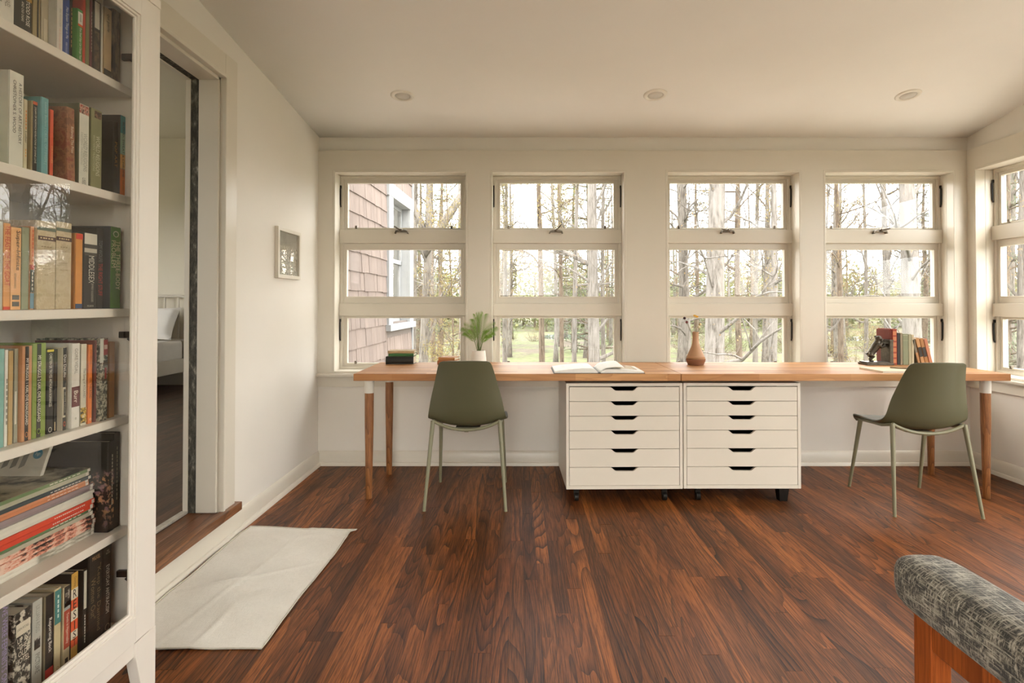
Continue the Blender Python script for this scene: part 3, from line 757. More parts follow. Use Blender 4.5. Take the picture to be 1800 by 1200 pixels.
# ------------------------------------------------------------------ armchair, bottom right
AX0, AX1 = .750, .895
t = thing('armchair', 'tweed armchair with reddish wooden frame, its padded arm in the bottom right corner', 'armchair', (1.175, .70, 0)); O = tuple(t.location)
def pad(x0, x1, y0, y1, z0, z1, name, parent, mat, r, rise=0, seg=5):
    m = MB(O); n = 10; vs = []; fs = []; R_ = r; prof = []
    # rounded-rectangle section swept along y with shrunken ends
    for k in range(28):
        a = 2*PI*k/28; cx = abs(math.cos(a))**.62*math.copysign(1, math.cos(a)); cz = abs(math.sin(a))**.62*math.copysign(1, math.sin(a)); prof.append((cx, cz))
    ys = [0,.01,.03,.06,.10,.2,.35,.5,.65,.8,.9,.96,.99,1]
    for s_ in ys:
        e = min(s_, 1-s_)*(y1-y0); g = 1 if e > r else math.sqrt(max(0, 1-((r-e)/r)**2)); g = max(g, .05)
        for cx, cz in prof:
            vs.append(((x0+x1)/2+cx*((x1-x0)/2-r*(1-g)), y0+s_*(y1-y0), (z0+z1)/2+rise*s_+cz*((z1-z0)/2-r*(1-g)*.8)))
    q = len(prof)
    for j in range(len(ys)-1):
        for k in range(q): fs.append((j*q+k, j*q+(k+1)%q, (j+1)*q+(k+1)%q, (j+1)*q+k))
    fs += [tuple(range(q)), tuple(range((len(ys)-1)*q, len(ys)*q))[::-1]]
    m.add(vs, fs); o = m.build(name, mat, parent, smooth='all'); bake(o, [('SUBSURF', dict(levels=1, render_levels=1))]); return o
for x0 in (AX0, AX0+.70):
    a = pad(x0, x0+.125, .38, 1.185, .532, .640, 'arm_pad', t, M['tweed'], .052)
    m = MB(O); m.box(x0+.032, x0+.072, 1.085, 1.135, 0, .55); m.build('leg', M['armwood'], t, bevel=.006, seg=3)
    m = MB(O); m.box(x0+.032, x0+.072, .42, .47, 0, .55); m.build('leg', M['armwood'], t, bevel=.006, seg=3)
    m = MB(O); m.box(x0+.034, x0+.070, .46, 1.09, .478, .530); m.build('arm_rail', M['armwood'], t, bevel=.006, seg=3)
    m = MB(O); m.box(x0+.036, x0+.068, .46, 1.09, .20, .26); m.build('side_rail', M['armwood'], t, bevel=.006, seg=3)
m = MB(O); m.box(AX0+.06, AX0+.74, 1.09, 1.12, .20, .27); m.build('front_rail', M['armwood'], t, bevel=.006, seg=3)
pad(AX0+.125, AX0+.70, .44, 1.12, .27, .43, 'seat_cushion', t, M['tweed'], .06)
m = MB(O)
m.prism([(.40,.36),(.50,.36),(.36,.92),(.24,.92)], 'x', AX0+.13, AX0+.695); m.build('back_cushion', M['tweed'], t, bevel=.045, seg=4, smooth='all')

# ------------------------------------------------------------------ rug
t = thing('rug', 'small off-white woven cotton mat on the floor in front of the doorway', 'rug', (-1.10, 2.39, 0)); O = tuple(t.location)
L_ = [(-1.372,2.905),(-1.366,2.60),(-1.372,2.35),(-1.372,2.1),(-1.372,1.885)]; 
nx, ny = 46, 84; vs = []; fs = []
def rugpt(u, v):
    y = 1.885+v*1.02+.004*math.sin(u*9)*(1-v)*.8+.008*math.sin(u*6+1)*v
    x0 = -1.366+.005*math.sin(v*14); x1 = -.846+.022*v+.004*math.sin(v*11+1)+(.018*max(0,(v-.93)/.07)); 
    x = x0+(x1-x0)*u; y -= .04*u*v
    z = .0035+.0045*max(0,math.sin(u*9+v*4+math.sin(v*7))*math.sin(v*13-u*3))+.003*math.exp(-((v-.35-.3*u)/.012)**2)+.003*math.exp(-((u-.3-.3*v)/.014)**2)+.004*math.exp(-((v-.9-.03*math.sin(u*11))/.018)**2)*(.4+.6*math.sin(u*17)**2)+.003*math.exp(-((u-.55-.1*v)/.02)**2)*math.exp(-((v-.12)/.15)**2)+(.012*math.exp(-((u-1)/.03)**2)*math.exp(-((v-.95)/.03)**2))
    return (x, y, z)
for j in range(ny+1):
    for i in range(nx+1): vs.append(rugpt(i/nx, j/ny))
for j in range(ny):
    for i in range(nx): a = j*(nx+1)+i; fs.append((a,a+1,a+nx+2,a+nx+1))
m = MB(O); m.add(vs, fs); rg_ = m.build('weave', M['rug'], t, smooth='all'); bake(rg_, [('SOLIDIFY', dict(thickness=.0028, offset=-1))])
pts = [rugpt(0,j/40) for j in range(41)]+[rugpt(i/20,1) for i in range(1,21)]+[rugpt(1,1-j/40) for j in range(1,41)]+[rugpt(1-i/20,0) for i in range(1,20)]
pts = [(p[0],p[1],p[2]+.0005) for p in pts]; m = MB(O); m.tube(pts+[pts[0]], [(.0045,.0022)]*(len(pts)+1), 6, up=(1,0,0)); m.build('hem', M['rughem'], t, smooth='all')

# ------------------------------------------------------------------ picture frame on left wall
t = thing('picture_frame', 'small white framed landscape photograph hanging on the left wall', 'picture', (XL, 3.45, 1.43)); O = tuple(t.location)
y0, y1, z0, z1 = 3.285, 3.625, 1.285, 1.585; D_ = .022
m = MB(O)
for (p,q,r,s_) in ((y0,y1,z0,z0+.022),(y0,y1,z1-.022,z1),(y0,y0+.022,z0+.022,z1-.022),(y1-.022,y1,z0+.022,z1-.022)): m.box(XL, XL+D_, p, q, r, s_)
m.build('frame', M['trim'], t, bevel=.0015)
def photo():
    t_ = MT('landscape_photograph'); co = t_.coord(kind='Object'); sep = t_.n('ShaderNodeSeparateXYZ'); t_.l(co, sep.inputs[0])
    n = t_.noise(co, 70, 5, .7); n2 = t_.noise(co, 9, 3)
    z = t_.math('ADD', sep.outputs[2], t_.math('MULTIPLY', n2, .05))
    land = t_.ramp(n, [(.35,(.16,.15,.12)),(.55,(.45,.43,.36)),(.7,(.66,.63,.54))])
    sky_ = t_.ramp(n2, [(.4,(.24,.23,.195)),(.7,(.36,.345,.30))])
    t_.base(t_.mix(t_.ramp(z, [(.07,(0,0,0)),(.085,(1,1,1))]), land, sky_)); t_.rough(.4); return t_.m
m = MB(O); m.box(XL+.003, XL+.008, y0+.018, y1-.018, z0+.018, z1-.018); m.build('photograph', photo(), t)
m = MB(O); m.box(XL+.012, XL+.0135, y0+.02, y1-.02, z0+.02, z1-.02); m.build('glass', M['doorglass'], t)

# ------------------------------------------------------------------ ceiling lights
for (px, py, Yc), lb in zip(((706.5,155,3.40),(1153,155,3.42),(1599.5,154,3.45)), ('leftmost of three', 'middle of three', 'rightmost of three')):
    X = (px-910)/1000*Yc; zc = ceil_h(X, Yc)
    gx = (ceil_h(X+.01, Yc)-ceil_h(X-.01, Yc))/.02; gy = (ceil_h(X, Yc+.01)-ceil_h(X, Yc-.01))/.02
    t = thing('recessed_light', lb+' round white recessed lights in the ceiling, switched off', 'ceiling light', (X, Yc, zc), group='recessed ceiling lights')
    t.rotation_euler = (math.atan(gy), -math.atan(gx), 0)
    m = MB(); m.lathe([(.040,.004),(.044,-.004),(.050,-.0075),(.066,-.006),(.0705,-.002),(.071,.003)], (0,0,0), 40)
    m = MB(); pr = [(.043,.002),(.046,-.006),(.052,-.009),(.064,-.008),(.0705,-.003),(.071,.002)]; n = 40; vs = []; fs = []
    for r, z in pr:
        for k in range(n): vs.append((r*math.cos(2*PI*k/n), r*math.sin(2*PI*k/n), z))
    for i in range(len(pr)-1):
        for k in range(n): fs.append((i*n+k, (i+1)*n+k, (i+1)*n+(k+1)%n, i*n+(k+1)%n))
    m.add(vs, fs); m.build('trim_ring', plain('lamp_trim_white', (.86,.82,.73), .35), t, smooth='all')
    m = MB(); m.lathe([(.044,.0),(.044,.001),(.030,.0015),(.001,.002)], (0,0,-.004), 32); m.build('lens', plain('lamp_lens', (.70,.67,.60), .5), t, smooth='all')
# ------------------------------------------------------------------ glass-door bookcase
XF = -1.035; BKY0, BKY1 = .80, 1.640
bk = thing('bookcase', 'tall white bookcase with a glass door, full of books, against the left wall', 'bookcase', (-1.21, 1.22, 0)); O = tuple(bk.location)
xb = XL+.016
for y0_, y1_ in ((BKY1-.024, BKY1), (BKY0, BKY0+.024)):
    m = MB(O); m.box(xb, XF-.002, y0_, y1_, .18, 1.99); m.build('side_panel', M['case'], bk, bevel=.0015)
m = MB(O); m.box(xb, xb+.008, BKY0+.024, BKY1-.024, .20, 1.985); m.build('back_panel', M['case'], bk)
m = MB(O); m.box(xb, XF, BKY0, BKY1, 1.990, 2.014); m.build('top_panel', M['case'], bk, bevel=.002)
m = MB(O); m.box(xb+.008, XF-.024, BKY0+.024, BKY1-.024, .215, .240); m.build('floor_panel', M['case'], bk, bevel=.002)
SH = [1.747, 1.440, 1.124, .824, .513]
for z in SH:
    m = MB(O); m.box(xb+.008, -1.097, BKY0+.0245, BKY1-.0265, z-.023, z); m.build('shelf', M['case'], bk, bevel=.0025, seg=3)
m = MB(O); m.box(XF-.030, XF-.006, BKY0+.06, BKY1-.06, .178, .219); m.build('apron', M['case'], bk, bevel=.002)
for sgn, ye in ((-1, BKY1), (1, BKY0)):
    for xa, xc in ((XF-.030, XF), (xb, xb+.03)):
        m = MB(O); m.prism([(ye, 0), (ye, .2185), (ye+sgn*.084, .2185), (ye+sgn*.084, .178), (ye+sgn*.040, 0)] if sgn < 0 else [(ye,0),(ye+.04,0),(ye+.084,.178),(ye+.084,.2185),(ye,.2185)], 'x', xa, xc)
        m.build('leg', M['case'], bk, bevel=.0015)
# door
def yz(m, y0, y1, z0, z1, w, wb, wt, x0, x1):
    for (p,q,r,s_) in ((y0,y0+w,z0,z1),(y1-w,y1,z0,z1),(y0+w,y1-w,z0,z0+wb),(y0+w,y1-w,z1-wt,z1)): m.box(x0, x1, p, q, r, s_)
dd = bpy.data.objects.new('door', None); COL.objects.link(dd); dd.parent = bk
y0, y1, z0, z1 = BKY0+.026, BKY1-.0255, .221, 1.987
m = MB(O); yz(m, y0, y1, z0, z1, .060, .068, .056, XF-.020, XF); m.build('door_frame', M['case'], dd, bevel=.0012)
m = MB(O); yz(m, y0+.060, y1-.060, z0+.068, z1-.056, .007, .007, .007, XF-.017, XF-.004); yz(m, y0+.067, y1-.067, z0+.075, z1-.063, .006, .006, .006, XF-.017, XF-.009); m.build('glazing_bead', M['case'], dd, bevel=.001, seg=1)
m = MB(O); m.box(XF-.0145, XF-.0115, y0+.062, y1-.062, z0+.07, z1-.058); m.build('glass', M['doorglass'], dd)
for z in (1.838, 1.050, .380):
    m = MB(O); yw = BKY1-.0245
    m.box(-1.125, -1.078, yw-.012, yw, z-.009, z+.009); m.prism([(-1.096, z-.030), (-1.058, z-.036), (-1.058, z+.030), (-1.083, z+.008)], 'y', yw-.020, yw-.006) if False else None
    m.prism([(-1.100, z-.012), (-1.070, z-.034), (-1.058, z-.034), (-1.058, z+.022), (-1.075, z+.010)], 'y', yw-.016, yw-.003)
    m.build('hinge', M['black_metal'], bk, bevel=.0015, seg=1)

# ------------------------------------------------------------------ books
BOOKN = [0]
def book(x0, x1, y0, y1, z0, z1, label, group, cover, spine=None, bands=(), texts=(), face='x', lean=0, pages='paper', rz=0, name='book', side=None, rounded=False):
    """standing book. face 'x': spine looks to +x (bookcase); face 'y': spine looks to -y (desk)"""
    g = ((x0+x1)/2, (y0+y1)/2, z0); t = thing(name, label, 'book', g, rz, group)
    if lean: t.rotation_euler = (0, lean, 0) if face == 'y' else (lean, 0, 0)
    W = (y1-y0) if face == 'x' else (x1-x0); D = (x1-x0) if face == 'x' else (y1-y0); Hh = z1-z0
    # local: a = across thickness, d = depth from spine inward, z up
    if face == 'x': xf = lambda a, d, z: (D/2-d, a, z)
    else: xf = lambda a, d, z: (a, -D/2+d, z)
    ct = min(.0022, W*.18); m = MB(xf=xf)
    m.box(-W/2, W/2, 0, .0025, 0, Hh); m.box(-W/2, -W/2+ct, .0025, D, 0, Hh); m.box(W/2-ct, W/2, .0025, D, 0, Hh)
    if face == 'x':                        # mirror of orientation: fix winding
        m.f = [f[::-1] for f in m.f]
    mc = ink(cover) if isinstance(cover, str) else cover
    m.build('cover', mc, t, bevel=.0008 if W > .006 else 0, seg=1)
    m = MB(xf=xf); m.box(-W/2+ct, W/2-ct, .0026, D-.003, .0025, Hh-.003)
    if face == 'x': m.f = [f[::-1] for f in m.f]
    m.build('pages', M[pages], t)
    def strip(a0, a1, f0, f1, mat, off, nm):
        m = MB(xf=xf); m.box(a0, a1, -off, .0005, Hh*(1-f1), Hh*(1-f0))
        if face == 'x': m.f = [f[::-1] for f in m.f]
        return m.build(nm, mat, t)
    if spine: strip(-W/2+.0006, W/2-.0006, .004, .996, ink(spine) if isinstance(spine, str) else spine, .0004, 'spine_panel')
    for b in bands:
        f0, f1, c = b[:3]; a0, a1 = (b[3], b[4]) if len(b) > 3 else (0, 1)
        strip(-W/2+W*a0+.0005, -W/2+W*a1-.0005, f0+.002, f1-.002, ink(c) if isinstance(c, str) else c, .0007, 'spine_band')
    for tx in texts:
        s_, f0, f1, c = tx[:4]; wf = tx[4] if len(tx) > 4 else .6; off = tx[5] if len(tx) > 5 else 0; horiz = len(tx) > 6 and tx[6]
        ctr = (0, 0, 0); zc = Hh*(1-(f0+f1)/2); aa = off*W
        if face == 'x': ctr = (D/2+.0011, aa, zc); rt = (0,0,-1); up = (0,1,0); rth = (0,1,0)
        else: ctr = (aa, -D/2-.0011, zc); rt = (0,0,-1); up = (1,0,0); rth = (1,0,0)
        if horiz: lettering(s_, ctr, rth, (0,0,1), W*wf, Hh*(f1-f0), ink(c), t)
        else: lettering(s_, ctr, rt, up, Hh*(f1-f0), W*wf, ink(c), t, stretch=1.)
    return t
def art(name, a, b, c, sc=60, st=(1,1,1)):
    if name in MATS: return MATS[name]
    t_ = MT(name); n = t_.noise(t_.coord(st), sc, 4, .65); t_.base(t_.ramp(n, [(.42, C(a)), (.5, C(b)), (.58, C(c))])); t_.rough(.5); MATS[name] = t_.m; return t_.m
def row(items, zs, ym, group, backx=-1.375):
    prev = 0
    for it in items:
        xl, xr, yt, Xs, label, cover = it[:6]; kw = it[6] if len(it) > 6 else {}
        Y0, _ = PX(xl, ym, Xs); Y1, _ = PX(xr, ym, Xs); Y0 = max(Y0, prev+.0004); Y1 = min(max(Y1, Y0+.004), 1.6138)
        _, zt = PX(xl, yt, Xs)
        depth = kw.pop('depth', .16); xb_ = max(Xs-depth, backx)
        book(xb_, Xs, Y0, Y1, zs, zt, label, group, cover, **kw); prev = Y1
g1 = 'paperbacks on the top shelf of the bookcase'
row([
 (-12,24,-60,-1.125,'thick white book with faint grey title, leftmost on the top shelf','dedad0',dict(texts=[('MICHAEL',.30,.62,'8b877c',.3,.15),('~6',.30,.60,'9a968b',.3,-.2)])),
 (24.5,55,-50,-1.125,'charcoal book with white author name beside the thick white one, top shelf','35322a',dict(texts=[('TODD ROSE',.36,.80,'f0ece0',.22,.25),('AND OGI OGAS',.42,.76,'e6e0d0',.14,-.05)],bands=[(.3,.36,'b48a3a')])),
 (57,70,-40,-1.14,'narrow tan book with a black stripe, top shelf','a3936c',dict(bands=[(.1,.95,'2c261c',.55,.8)])),
 (72,85,-30,-1.145,'worn cream book with ragged page edges, top shelf','b9ae94',dict(bands=[(.5,.9,'d3c9b2',.3,.8)])),
 (88,110,-20,-1.125,'white book with pale coloured script title, top shelf','dbd7ce',dict(texts=[('PINK MOUNTAIN',.22,.52,'a9a69e',.34,0),('on Locust Island',.55,.93,'d9a898',.36,0)])),
 (110.5,122,-15,-1.128,'dark blue slim paperback with white title, top shelf','2f4f93',dict(texts=[('Men Explain Things to Me',.20,.68,'dfe4ee',.5,0),('REBECCA SOLNIT',.74,.93,'c8d0e4',.3,0)])),
 (122.5,127,-12,-1.13,'very thin black book with gold title between blue and green, top shelf','18160f',dict(texts=[('~9',.2,.8,'c9a24a',.5)])),
 (128,145,8,-1.118,'bright green book with a white barcode sticker, top shelf','4a8a3c',dict(depth=.13,bands=[(.05,.27,'e9e6dc',.1,.98),(.27,.31,'e2622a',.1,.98)],texts=[('One Small Step Can Change Your Life',.33,.98,'f2f2e6',.5,0),('IIIIIIII',.09,.22,'26231e',.3,.05)])),
 (145.5,150,-6,-1.122,'thin red-orange book right of the green one, top shelf','c6432a'),
 (151,157,-8,-1.126,'olive green slim book beside the thin red one, top shelf','7e7f55'),
 (157.5,162,-8,-1.124,'maroon slim paperback with tiny white title, top shelf','6b2f36',dict(texts=[('~12',.2,.75,'e0cfc4',.4)])),
 (163,177,-4,-1.120,'dark book with a photographic spine and white edge, top shelf','2d2a26',dict(bands=[(.02,.38,'cfcabb',.1,.8),(.42,.95,art('art_brown','2d2a25','4f4638','6d5846',50),.05,.8)])),
 (177.5,180,-2,-1.118,'thin white book edge beside the cream one, top shelf','ded9cd'),
 (183,196,10,-1.118,'cream paperback titled in lower case with a black foot, top shelf','c9ae84',dict(depth=.12,texts=[('qui parle',.08,.33,'2c2418',.5)],bands=[(.86,.99,'3d3a33')])),
 (199,211,14,-1.128,'dark plaid-patterned book at the right end of the top shelf',art('art_plaid','1d1a15','5a4030','7a6a4a',45,(1,1,.3))),
], SH[0]+.0003, 80, g1)
g2 = 'books on the second shelf of the bookcase'
row([
 (-60,-2,150,-1.14,'pale green book cut off at the left edge of the second shelf','a3a581'),
 (16,41,121,-1.118,'big white art history book with black title, second shelf','dddccf',dict(depth=.20,texts=[('A HISTORY OF ART HISTORY',.10,.74,'20201c',.22,.22),('CHRISTOPHER S. WOOD',.09,.64,'20201c',.22,-.18)])),
 (41.5,48,173,-1.135,'slim cream paperback with orange lettering, second shelf','d8cfae',dict(texts=[('~6',.15,.42,'e08a3a',.6),('Luther',.44,.60,'4a4436',.5),('~3',.68,.8,'e0a04a',.5)],bands=[(.95,1,'e8902e')])),
 (57,65,176,-1.128,'black-spined book with white title and orange top, second shelf','c3b48c',dict(spine='22221c',bands=[(.004,.05,'e06a3c')],texts=[('JULIAN OF NORWICH REVELATIONS OF DIVINE LOVE',.08,.85,'ece7d6',.5)])),
 (71,85,168,-1.118,'light blue thick book with pale title, second shelf','6aa0a4',dict(depth=.22,texts=[('Lauren Berlant | CRUEL OPTIMISM |',.06,.85,'9cc4c6',.45)])),
 (87.5,94,191,-1.13,'thin bright orange book, second shelf','d9552b',dict(texts=[('ORANGES',.5,.8,'efb070',.4)])),
 (119,133,187,-1.118,'mottled red-brown book leaning right, second shelf',art('art_rust','7d5138','a0704c','8a4a34',30),dict(depth=.20,lean=math.radians(1.5),texts=[('Believing The Prize',.25,.6,'e8dcc8',.4,.1)])),
 (139,156,180,-1.118,'white book with a red picture on top, world religions title, second shelf','77775a',dict(depth=.20,spine='dad9cc',bands=[(.01,.12,art('art_red','9a3a2c','d8b09a','5a3a30',90))],texts=[('WORLD RELIGIONS',.35,.82,'a3a294',.4,.12),('EASTERN TRADITIONS',.35,.75,'b5b4a6',.2,-.25),('USED',.90,.99,'1c1a16',.7,0)])),
 (160,179,188,-1.118,'olive book titled World Religions with pale letters, second shelf','8f8f68',dict(depth=.20,bands=[(.02,.11,art('art_dkface','2a2018','5a3a2c','8a6a54',80),.3,.95)],texts=[('WORLD RELIGIONS',.33,.83,'dcdac0',.36,.1),('WESTERN TRADITIONS',.33,.78,'c6c4a4',.2,-.25)])),
 (200,207,212,-1.125,'black book with a gold pop art title, second shelf','14120d',dict(depth=.2,texts=[('POP ART',.28,.62,'b07a2a',.6)])),
 (209,226,200,-1.118,'teal-to-orange book with black capitals, right end of the second shelf','16150f',dict(depth=.2,spine='2d8f94',bands=[(.004,.22,'2d8f94'),(.22,.48,'9fc0a8'),(.48,.66,'e0a860'),(.66,.99,'d9742a')],texts=[('BLOOD, SWEAT & CHROME',.08,.76,'14120f',.42,.05),('KYLE BUCHANAN',.8,.92,'2a1c10',.25,.1)])),
], SH[1]+.0003, 245, g2)
g3 = 'books on the third shelf of the bookcase'
cream = art('art_parchment','b8a888','cabb9b','c0ae8c',40)
row([
 (-22,5,385,-1.12,'pale grey book cut off at the left edge of the third shelf','bfc0b4'),
 (6,18,391,-1.12,'orange book with red capital title, third shelf','e0a05e',dict(texts=[('THE FEAST OF THE GOAT',.03,.72,'c8402a',.75)],bands=[(.96,.999,'d6452a')])),
 (19,37,398,-1.12,'peach book with black title reading Super-Infinite, third shelf','ecb57a',dict(bands=[(.82,.88,'6a6860',.15,.85),(.90,.96,'5a5850',.15,.85)],texts=[('Super-Infinite',.04,.52,'33301f',.5,.12),('KATHERINE RUNDELL',.56,.75,'7a6a4a',.4,-.1)])),
 (38,51,398,-1.122,'sage green old cloth book, third shelf','8f9678',dict()),
 (53,60,397,-1.122,'narrow orange and blue paperback, third shelf','d99a66',dict(bands=[(.46,.52,'c05a4a'),(.52,.80,'3c463e'),(.80,.99,'6f94a8')],texts=[('~8',.04,.44,'d0643a',.6),('~5',.55,.78,'dcd8c4',.6)])),
 (64.5,97.5,386,-1.118,'first of two matching parchment-spined volumes, third shelf',cream,dict(depth=.17,bands=[(.07,.11,'5f6a58'),(.17,.22,'4a2a20',.05,1)],texts=[('~5',.176,.212,'c8b48c',.7,0,True),('~4',.28,.30,'8a7656',.6,0,True),('~3',.33,.345,'8a7656',.4,0,True),('~3',.39,.41,'8a7656',.5,0,True),('~4',.46,.48,'92805e',.6,0,True),('~3',.53,.55,'92805e',.5,0,True),('~2',.60,.62,'92805e',.2,0,True)])),
 (98.5,125.5,388,-1.118,'second of two matching parchment-spined volumes, third shelf',cream,dict(depth=.17,bands=[(.07,.11,'5f6a58'),(.17,.22,'4a2a20',0,1)],texts=[('~5',.176,.212,'c8b48c',.7,0,True),('~3',.28,.30,'8a7656',.5,0,True),('~2',.33,.35,'8a7656',.3,0,True),('~3',.46,.48,'92805e',.45,0,True),('~3',.54,.56,'92805e',.5,0,True)])),
 (133,145,409,-1.12,'amber book with a red top and blue foot, third shelf','d8913c',dict(depth=.13,bands=[(.004,.08,'d0402a'),(.93,.995,'2f4a72')],)),
 (148,170,408,-1.12,'black and white book titled Middlesex, third shelf','1b1b17',dict(depth=.17,bands=[(.004,.15,'d8d3c4'),(.15,.20,'3a372f'),(.20,.26,'c9c3b2'),(.26,.3,'4a463c')],texts=[('MIDDLESEX',.30,.66,'d9d5c6',.6,.05),('JEFFREY EUGENIDES',.66,.91,'bab6a8',.4,.1),('PICADOR',.95,.975,'c0bcae',.5,0,True)])),
 (171,181,400,-1.122,'black book with red title below a grey author name, third shelf','15140f',dict(texts=[('TOM WOLFE',.15,.42,'6f7472',.6),('THE RIGHT STUFF',.44,.84,'b5261c',.7)])),
 (194,211.5,397,-1.112,'thick green book titled The Three-Body Problem, right end of the third shelf','15222a',dict(depth=.15,spine='3f7a1c',texts=[('THE THREE-BODY',.17,.77,'e0dfb0',.42,.22),('PROBLEM',.17,.5,'e0dfb0',.42,-.22),('O',.05,.13,'d8dac0',.6,0,True)])),
], SH[2]+.0003, 470, g3)
g4 = 'books on the fourth shelf of the bookcase'
row([
 (-40,7.5,617,-1.125,'teal book cut off at the left edge of the fourth shelf','7eb0a6'),
 (8.5,14,615,-1.125,'slim white book with looping grey script, fourth shelf','dad8cc',dict(texts=[('~8',.3,.8,'8c877a',.9)])),
 (15,23,617,-1.128,'tan cloth book beside the slim white one, fourth shelf','b89c66'),
 (25,32,613,-1.13,'thin grey and white paperback, fourth shelf','9a9a86',dict(bands=[(.45,.8,'d6d4c6',.1,.6)])),
 (34,56,609,-1.122,'orange-brown book with a black title stripe, volume one, fourth shelf','c08a60',dict(bands=[(.003,.997,'1c1a16',.28,.66)],texts=[('MY STRUGGLE: 1 KARL OVE KNAUSGAARD',.13,.83,'f0ebdc',.26,-.03),('O',.90,.96,'cf8a54',.28,-.03,True)])),
 (57,80.5,604,-1.122,'green book with a black title stripe, volume two, fourth shelf','7f9440',dict(bands=[(.003,.997,'1c1a16',.30,.62)],texts=[('MY STRUGGLE: 2 KARL OVE KNAUSGAARD',.13,.83,'f0ebdc',.24,-.03),('O',.90,.96,'86a040',.26,-.03,True)])),
 (82,94,614,-1.13,'black classic paperback of Arthurian romances, fourth shelf','181712',dict(bands=[(.003,.035,'d8c23a')],texts=[('CHRETIEN DE TROYES ARTHURIAN ROMANCES',.05,.68,'e6e2d2',.4),('O',.92,.985,'d8d4c6',.5,0,True)])),
 (95,101,614,-1.135,'thinner black paperback beside the Arthurian romances, fourth shelf','14130f',dict(bands=[(.88,.99,'c8b48c',.1,.5)],)),
 (107,116,611,-1.122,'black and cream paperback titled White Noise, fourth shelf','c5bba2',dict(depth=.13,bands=[(.003,.48,'181611'),(.50,.82,'181611',.25,.95),(.84,.997,'181611')],texts=[('Don DeLillo',.09,.36,'ece8dc',.8),('WHITE NOISE',.52,.80,'b8b2a0',.4,.1),('O',.89,.95,'e0602a',.7,0,True)])),
 (126,140,604,-1.116,'white book with a maroon label reading Burr, fourth shelf','dddad0',dict(depth=.16,bands=[(.51,.75,'5f2226')],texts=[('GORE VIDAL',.06,.36,'8c887c',.4),('Burr',.56,.70,'efe4d4',.5),('o',.875,.9,'6c6a44',.2,0,True)])),
 (142,152,605,-1.12,'cream paperback with a yellow and black foot, fourth shelf','d6d0ba',dict(bands=[(.78,.97,art('art_beast','1a1812','d8b02a','e8e2cc',90))],texts=[('The Song of ROLAND',.3,.66,'6a644e',.5)])),
 (155,162,606,-1.12,'bright orange paperback titled On the Road, fourth shelf','e07a2c',dict(texts=[('JACK KEROUAC',.06,.25,'6a3a18',.4),('ON THE ROAD',.42,.68,'3a2410',.5),('o',.93,.96,'e8dcc4',.5,0,True)])),
 (166.5,169.5,598,-1.12,'thin maroon book right of the orange paperback, fourth shelf','6b2c26'),
 (170.5,189,595,-1.112,'tall dark book with a crowd photo and red label, fourth shelf',art('art_crowd','1f2620','6c6c5c','b5b09c',110),dict(depth=.17,bands=[(.003,.30,'c6c8bc',0,.45),(.02,.21,'8c2420',.42,.98),(.27,.34,'1c1a18',.4,.98),(.36,.5,'8c2a2a',.6,.85)],texts=[('~3',.05,.17,'e0cabc',.4,.2,True)])),
 (192,201.5,601,-1.12,'tan cloth-bound book, right end of the fourth shelf','a2764a',dict(depth=.14,)),
], SH[3]+.0003, 680, g4)
g6 = 'books on the bottom shelf of the bookcase'
